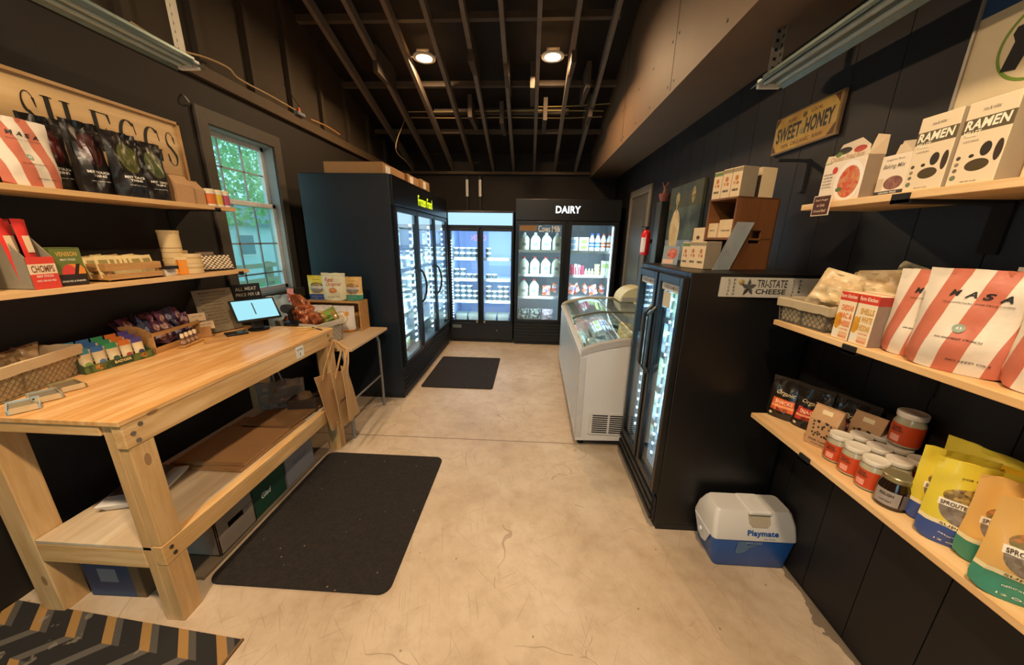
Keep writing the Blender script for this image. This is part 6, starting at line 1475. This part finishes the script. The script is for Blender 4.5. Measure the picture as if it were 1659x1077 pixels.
# white side shields that swing down over the body ends
m = MB(); m.prism([(-.193, .02, .17), (-.193, .17, .17), (-.184, .13, .085), (-.182, .095, .07), (-.184, .06, .085)], (-.005, 0, 0)); obj('swing_shield', m, flat('#d6d8da', .4, var=.05), t, bevel=.003)
m = MB(); m.prism([(.191, .02, .17), (.191, .17, .17), (.184, .13, .085), (.182, .095, .07), (.184, .06, .085)], (.005, 0, 0)); obj('swing_shield', m, flat('#d6d8da', .4, var=.05), t, bevel=.003)
obj('latch_button', MB().lathe([(.012, 0), (.010, .006)], 16), flat('#e1e2e2', .4), t, loc=(-.198, .095, .13), rot=(0, -PI/2, 0))
def fs_(z): return -.003+(z-.175)*.25 if z < .235 else .012+(z-.235)*.44
hm = MB(); hm.add([(-.035, fs_(.292)-.0016, .288), (.065, fs_(.292)-.0016, .288), (.065, fs_(.245)-.0016, .245), (.050, fs_(.228)-.0016, .230), (-.018, fs_(.228)-.0016, .230), (-.033, fs_(.245)-.0016, .245)], [(0, 1, 2, 3, 4, 5)])
obj('handle_recess', hm, flat('#a89c86', .5), t)
obj('carry_handle', MB().box(-.035, .065, .022, .15, .284, .303), flat('#d9d6cf', .4), t, bevel=.006)
pm = flat('#1f4f96', .5, var=0)
text('Playmate', .030, .200, .140, .034, pm, t, y=0, bold=.04, surf=lambda x, z: fs_(z)-.0006); text('by igloo', .062, .178, .05, .006, pm, t, bold=.02, surf=lambda x, z: fs_(z)-.0006)
text('IGLOO', .0, .150, .07, .012, flat('#8aa0b4', .5, var=0), t, y=-.0012, bold=.03)
sm = MB(); sm.add([(-.075, -.0008, .155), (-.035, -.0008, .157), (-.03, -.0008, .135), (.03, -.0008, .148), (-.02, -.0008, .118), (-.035, -.0008, .095), (-.06, -.0008, .085), (-.078, -.0008, .09)], [(0, 1, 2, 4, 5, 6, 7), (2, 3, 4)]); obj('torn_sticker', sm, flat('#51708f', .6, var=.4, scale=60), t)
# ------------------------------------------------------------------ wall signs, right
WX = XR-.001
y0, y1 = pt(0, 1.25, 1248, 250).y, pt(0, 1.25, 1370, 138).y; z0, z1 = 1.945, 2.115
yc = (y0+y1)/2; hw = (y0-y1)/2; sg = thing('honey_sign', 'antique yellow honey sign with bold dark lettering hung high on the right wall', 'sign', (WX, yc, z0), -PI/2)
H = z1-z0
obj('frame', B(-hw, hw, -.016, 0, 0, H), flat('#8f7350', .6, var=.2, scale=40), sg, bevel=.002)
obj('face', B(-hw+.008, hw-.008, -.0175, -.016, .008, H-.008), pmat('sign face', ('#d2a548', '#c08f3a', 12), [('rect', -.5, .5, H*.31, H*.68, '#c9a04a')], rough=.5), sg)
br = flat('#5b2f1a', .6, var=0)
shape2d([[(-hw+.01, .01), (-hw+.035, .01), (-hw+.01, .045)], [(hw-.01, .01), (hw-.045, .01), (hw-.01, .05)], [(hw-.01, H-.01), (hw-.04, H-.01), (hw-.01, H-.045)], [(-hw+.01, H-.01), (-hw+.035, H-.01), (-hw+.01, H-.045)]], br, sg, -.0176, name='corner_print')
text('SWEET', -hw*.47, H*.49, hw*.80, H*.40, Mdk, sg, y=-.018, bold=.03); text('HONEY', hw*.47, H*.50, hw*.80, H*.40, Mdk, sg, y=-.018, bold=.04)
text('PURE', -hw*.4, H*.80, hw*.28, H*.09, br, sg, y=-.018); text('LOCAL', hw*.35, H*.82, hw*.32, H*.09, br, sg, y=-.018); text('100%  ORGANIC  RAW', 0, H*.16, hw*1.3, H*.10, br, sg, y=-.018)
obj('bee_emblem', MB().lathe([(.012, 0), (.012, .001)], 14), flat('#6b5a2a', .6), sg, loc=(0, -.0176, H*.80), rot=(PI/2, 0, 0)); obj('hive_emblem', MB().lathe([(.014, 0), (.014, .001)], 14), flat('#9a8a5a', .6), sg, loc=(0, -.0176, H*.40), rot=(PI/2, 0, 0))
cs = thing('carry_notice', 'large framed notice with a circled pistol and green lettering high on the right wall', 'sign', (WX, 1.232, 1.66), -PI/2)
obj('board', B(0, .62, -.006, 0, 0, .72), flat('#d9c59c', .55, var=.05), cs); fm = flat('#9a9488', .4, .5)
obj('frame', MB().box(-.008, 0, -.012, 0, 0, .72).box(.62, .628, -.012, 0, 0, .72).box(0, .62, -.012, 0, .72, .728), fm, cs)
obj('band', B(0, .62, -.0066, -.006, .462, .60), flat('#22406b', .6), cs); text('NOTICE', .31, .525, .5, .09, M_wink, cs, y=-.0072, bold=.04, shear=.15)
gr_ = flat('#6f8a2c', .6, var=0); cx_, cz_ = .165, .355
ring = MB(); N = 48; ro, ri_ = .098, .091
ring.add([(cx_+r*math.cos(2*PI*i/N), -.0068, cz_+r*math.sin(2*PI*i/N)) for r in (ro, ri_) for i in range(N)], [(i, (i+1) % N, N+(i+1) % N, N+i) for i in range(N)]); obj('ring_print', ring, gr_, cs)
g = [(-.075, .030), (-.070, .045), (.06, .052), (.072, .046), (.072, .022), (.03, .014), (.022, -.012), (-.005, -.014), (-.012, .006), (-.026, .004), (-.045, -.062), (-.078, -.056), (-.066, .010)]
a = -.0
shape2d([[(cx_+x*math.cos(a)-z*math.sin(a), cz_+x*math.sin(a)+z*math.cos(a)) for x, z in g]], M_ink, cs, -.0066, .0005, 'pistol_print')
for s, z, w_ in (('LAWFUL CONCEALED', .222, .30), ('CARRY PERMITTED ON', .190, .34), ('THESE PREMISES', .158, .27)): text(s, .05+w_/2-(.01 if z < .2 else 0), z, w_, .023, gr_, cs, y=-.0072, bold=.03, shear=.1)
text('FIREARMS PERMITTED BY THE MANAGEMENT', .22, .125, .40, .010, M_ink, cs, y=-.0072, bold=.02)
# ------------------------------------------------------------------ things on top of the upright cooler
zk = 1.376
dr = thing('wooden_riser', 'tall brown wooden display box with a hand hole on top of the upright cooler', 'display box', (.925, 1.80, zk), -PI/2+.30)
# local: x right (toward viewer), -y toward aisle
w, d, h = .17, .25, .335
m = MB(); th = .009
m.box(-w/2, -w/2+th, 0, d, 0, h); m.box(-w/2, w/2, 0, d, h-th, h); m.box(-w/2, w/2, d-th, d, 0, h); m.box(-w/2, w/2, 0, d, .14, .14+th)
obj('box_shell', m, wood('#6f4524', '#83552f', ax=1, scale=6, knots=False), dr, bevel=.001)
m = MB(); hz = .155; hy = d*.55
m.box(w/2-th, w/2, 0, hy-.035, 0, h); m.box(w/2-th, w/2, hy+.035, d, 0, h); m.box(w/2-th, w/2, hy-.035, hy+.035, 0, hz-.03); m.box(w/2-th, w/2, hy-.035, hy+.035, hz+.03, h)
obj('side_panel', m, wood('#693f1f', '#7a4d29', ax=2, scale=5, knots=False), dr)
DM = dr.matrix_basis.copy()
drm = Matrix.Translation(Vector((.925, 1.80, zk))) @ Matrix.Rotation(-PI/2+.30, 4, 'Z')
def mushbox(lab, lc, rz, w, h, d, top, group='mushroom food boxes'):
    t = thing('food_box', lab, 'box', lc, rz, group)
    obj('carton', B(-w/2, w/2, 0, d, 0, h), pmat('food box print', '#e3c79c', [('rect', -w/2, w/2, h*.84, h*.965, top), ('ell', 0, h*.64, w*.17, h*.09, '#c0763c'), ('ell', -w*.18, h*.48, w*.10, h*.06, '#c98a55'), ('ell', w*.14, h*.47, w*.12, h*.06, '#b86a3a'), ('rect', -w*.35, w*.28, h*.20, h*.28, ('#3a2a22', '#a88f6a', 160))], front=.002), t, bevel=.001)
    obj('shaded_side', B(w/2, w/2+.0008, .001, d-.001, .001, h-.001), flat('#8a7c66', .7), t); return t  # side sheet coloured darker than the front, standing in for shade
def AT(x, y, z): return drm @ Vector((x, y, z))
RZ = -PI/2+.30
a0 = mushbox('upper food box with green top stripe, leftmost on the wooden display box', AT(-.062, .01, h+.001), RZ, .05, .125, .09, '#6c8248')
a1 = mushbox('upper food box with grey top stripe, second on the wooden display box', AT(-.008, .01, h+.001), RZ, .052, .13, .09, '#9a8a68')
dup(a1, AT(.047, .01, h+.001), RZ, 'upper food box with grey top stripe, third on the wooden display box')
t = carton('food_box', 'plain-sided food box standing behind the others on top of the wooden display box', 'box', .05, .135, .09, pmat('box print', '#d9c196', [('rect', -.02, .025, .0, .10, '#33241a')], front=.002), AT(.035, .135, h+.001), RZ, 'mushroom food boxes')
for i in range(2):
    t = carton('food_box', ['cream low carton in the upper opening of the wooden display box, left', 'cream wide carton in the upper opening of the wooden display box, right'][i], 'box', [.055, .085][i], [.07, .085][i], .07, flat('#d9bd90', .6), AT([-.048, .032][i], .01, .15), RZ)
    text(['organic', 'mushroom'][i], 0, .035, [.03, .05][i], .01, dk, t, y=-.0008)
fy = [pt(2, zk, 1112, 424), pt(2, zk, 1160, 436)]
for i, (x, tc) in enumerate(((-.078, '#6c8248'), (-.026, '#9a8a68'), (.026, '#a39a88'))):
    lab = 'lower food box with %s top stripe, %s in front of the wooden display box' % ('green' if i == 0 else 'grey', ORD[i])
    lc = drm @ Vector((x-.0, -.105, .001))
    if i == 0: dup(a0, lc, RZ, lab)
    else: dup(a1, lc, RZ, lab)
t = carton('food_box', 'taller cream box leaning behind the lower food boxes on the upright cooler', 'box', .075, .20, .04, pmat('tall box', '#dcc092', [('ell', .0, .15, .012, .010, '#5b3b22'), ('rect', -.02, .02, .09, .1, '#a88a60')], front=.002), drm @ Vector((-.125, -.0, .001)), RZ)
t = thing('clear_panel', 'clear plastic sheet leaning on the wooden display box', 'panel', drm @ Vector((.095, -.08, .0012)), 0, None, rot=(-.32, 0, RZ+PI/2)); obj('sheet', B(-.015, .16, -.002, 0, 0, .225), glass('#f4f0e8', .10, .6), t); t.rotation_euler = (0, 0, RZ)
t.location = drm @ Vector((.10, -.10, .001)); obj('sheet_edge', MB().prism([(0, 0, 0), (.003, 0, 0), (.003, .10, .22), (0, .10, .22)], (0, .004, 0)), flat('#b8b0a0', .3), t)
for o_ in list(t.children):
    if o_.name.startswith('sheet') and 'edge' not in o_.name: o_.data = MB().prism([(0, 0, 0), (0, .10, 0), (0, .20, .22), (0, .10, .22)], (.003, 0, 0)).mesh('sheet'); o_.data.materials.append(glass('#f4f0e8', .10, .6))
# framed small picture card
p = pt(2, zk, 1098, 427); t = thing('picture_card', 'small grey framed card with a red food photo on the upright cooler', 'card', (.80, 2.03, zk), 0, None, rot=(-.12, 0, -PI/2+.75)); obj('card', B(-.045, .045, -.004, 0, 0, .105), pmat('card print', '#8f9a9a', [('ell', .008, .062, .028, .030, ('#b8433a', '#d98a78', 90)), ('rect', -.04, .02, .006, .03, '#e0b9a0')], front=.002), t, bevel=.001); obj('stand', B(-.03, .03, 0, .04, 0, .003), M_blkm, t)
# tall black bin standing behind with ornament
zz = pt(0, 1.1, 1070, 332).z
t = thing('dark_post', 'tall thin black panel fixed to the right wall beyond the upright cooler', 'panel', (1.225, 3.40, 0), 0); obj('panel', B(-.045, .045, -.06, .06, .95, 1.86), flat('#0f0f10', .3), t, bevel=.003); obj('edge_strip', B(-.049, -.045, -.06, .06, .95, 1.86), flat('#3a3833', .4), t)
t = thing('ornament', 'little reddish potted figurine on the tall black panel', 'ornament', (1.22, 3.42, 1.861)); obj('pot', MB().lathe([(.030, 0), (.042, .05), (.046, .055), (.046, .07), (.0, .07)], 14), flat('#8a4a38', .7), t, smooth=True)
m = MB().tube([(0, 0, .07), (.004, 0, .11), (-.006, 0, .14)], [.018, .014, .01], 8); 
for a in (-1, 1): m.tube([(0, 0, .12), (a*.018, 0, .15), (a*.026, 0, .17)], .006, 6)
obj('figure', m, flat('#7a4a40', .7), t, smooth=True)
# painting
py0, py1 = 3.33, 2.72; t = thing('painting', 'canvas print of a pale garlic bulb on a dark leafy ground, on the right wall', 'painting', (XR, (py0+py1)/2, 1.36), -PI/2)
hw = (py0-py1)/2
obj('canvas', B(-hw, hw, -.025, 0, 0, .60), pmat('garlic painting', ('#26302a', '#4f5a4a', 5), [('rect', -hw, hw, .42, .6, ('#4a4526', '#2d3a3a', 12)), ('rect', -hw, hw, 0, .16, ('#5a6a70', '#8f989a', 10)), ('ell', -.13, .24, .10, .17, ('#b99a66', '#d3bd90', 14)), ('rect', -.14, -.12, .38, .47, '#9c8a5a'), ('ell', -.13, .50, .035, .05, ('#b39c68', '#7d6f48', 40)), ('ell', .16, .50, .03, .06, ('#a8905a', '#6b6038', 40))], rough=.7), t, bevel=.002)
t = thing('thermostat', 'tiny round white knob on the right wall beside the painting', 'knob', pt(0, 1.265, 1081, 364), 0); obj('knob', MB().lathe([(.014, 0), (.012, .01)], 16), M_white, t, rot=(0, -PI/2, 0))
# fire extinguisher style red box
t = thing('fire_extinguisher', 'red fire extinguisher with white label on the right wall by the far door', 'fire extinguisher', (XR-.07, 3.74, 1.365)); obj('cylinder', MB().lathe([(.04, 0), (.055, .012), (.055, .27), (.035, .305), (.018, .315)], 24), flat('#d4161c', .3, coat=.4), t, smooth=True)
obj('label', MB().add([(-.0565*math.cos(a), .0565*math.sin(a), z) for z in (.04, .22) for a in [-1.3+.2*i for i in range(7)]], [(i, i+1, i+8, i+7) for i in range(6)]), flat('#e6d9d6', .5), t, smooth=True)
obj('valve', MB().box(-.015, .015, -.015, .015, .315, .345).box(-.07, .02, -.01, .01, .345, .352), M_blkm, t, bevel=.002); obj('wall_bracket', B(.05, .085, -.03, .03, .15, .2), M_blkm, t); t.scale = (.82, .82, .82)
t = thing('shelf_bracket', 'small dark empty bracket on the right wall below the honey sign', 'bracket', (XR, pt(0, 1.24, 1300, 258).y, 0), 0); p = pt(0, 1.24, 1300, 258); obj('arm', B(-.14, 0, -.01, .01, p.z-.01, p.z), M_blkm, t); obj('plate', B(-.012, 0, -.012, .012, p.z-.14, p.z), M_blkm, t)
t = thing('hook', 'small steel hook on the left wall at the upper corner of the window', 'hook', pt(0, XL+.002, 296, 158)); obj('hook', MB().tube([(0, 0, .02), (.02, 0, .0), (.025, .01, -.02), (.012, .02, -.035), (.003, .02, -.03)], .004, 6), M_steel, t, smooth=True)
t = thing('wall_clip', 'tiny tan clip on the right wall above the jars', 'clip', pt(0, XR-.001, 1421, 675)); obj('clip', B(-.012, 0, -.008, .008, -.02, .02), flat('#b09468', .6), t, bevel=.002)
# neon sign in the front window, mirrored faintly by the fridge doors
t = thing('neon_sign', 'pink neon open sign on the front wall behind the viewer', 'sign', (-1.72, YF+.03, 1.55), PI); text('OPEN', 0, 0, .5, .17, emit('#ff3fae', 10), t, y=-.01, bold=0)
obj('backing', B(-.3, .3, 0, .01, -.13, .13), M_blkm, t)
# light switch and others skipped: nothing else shows
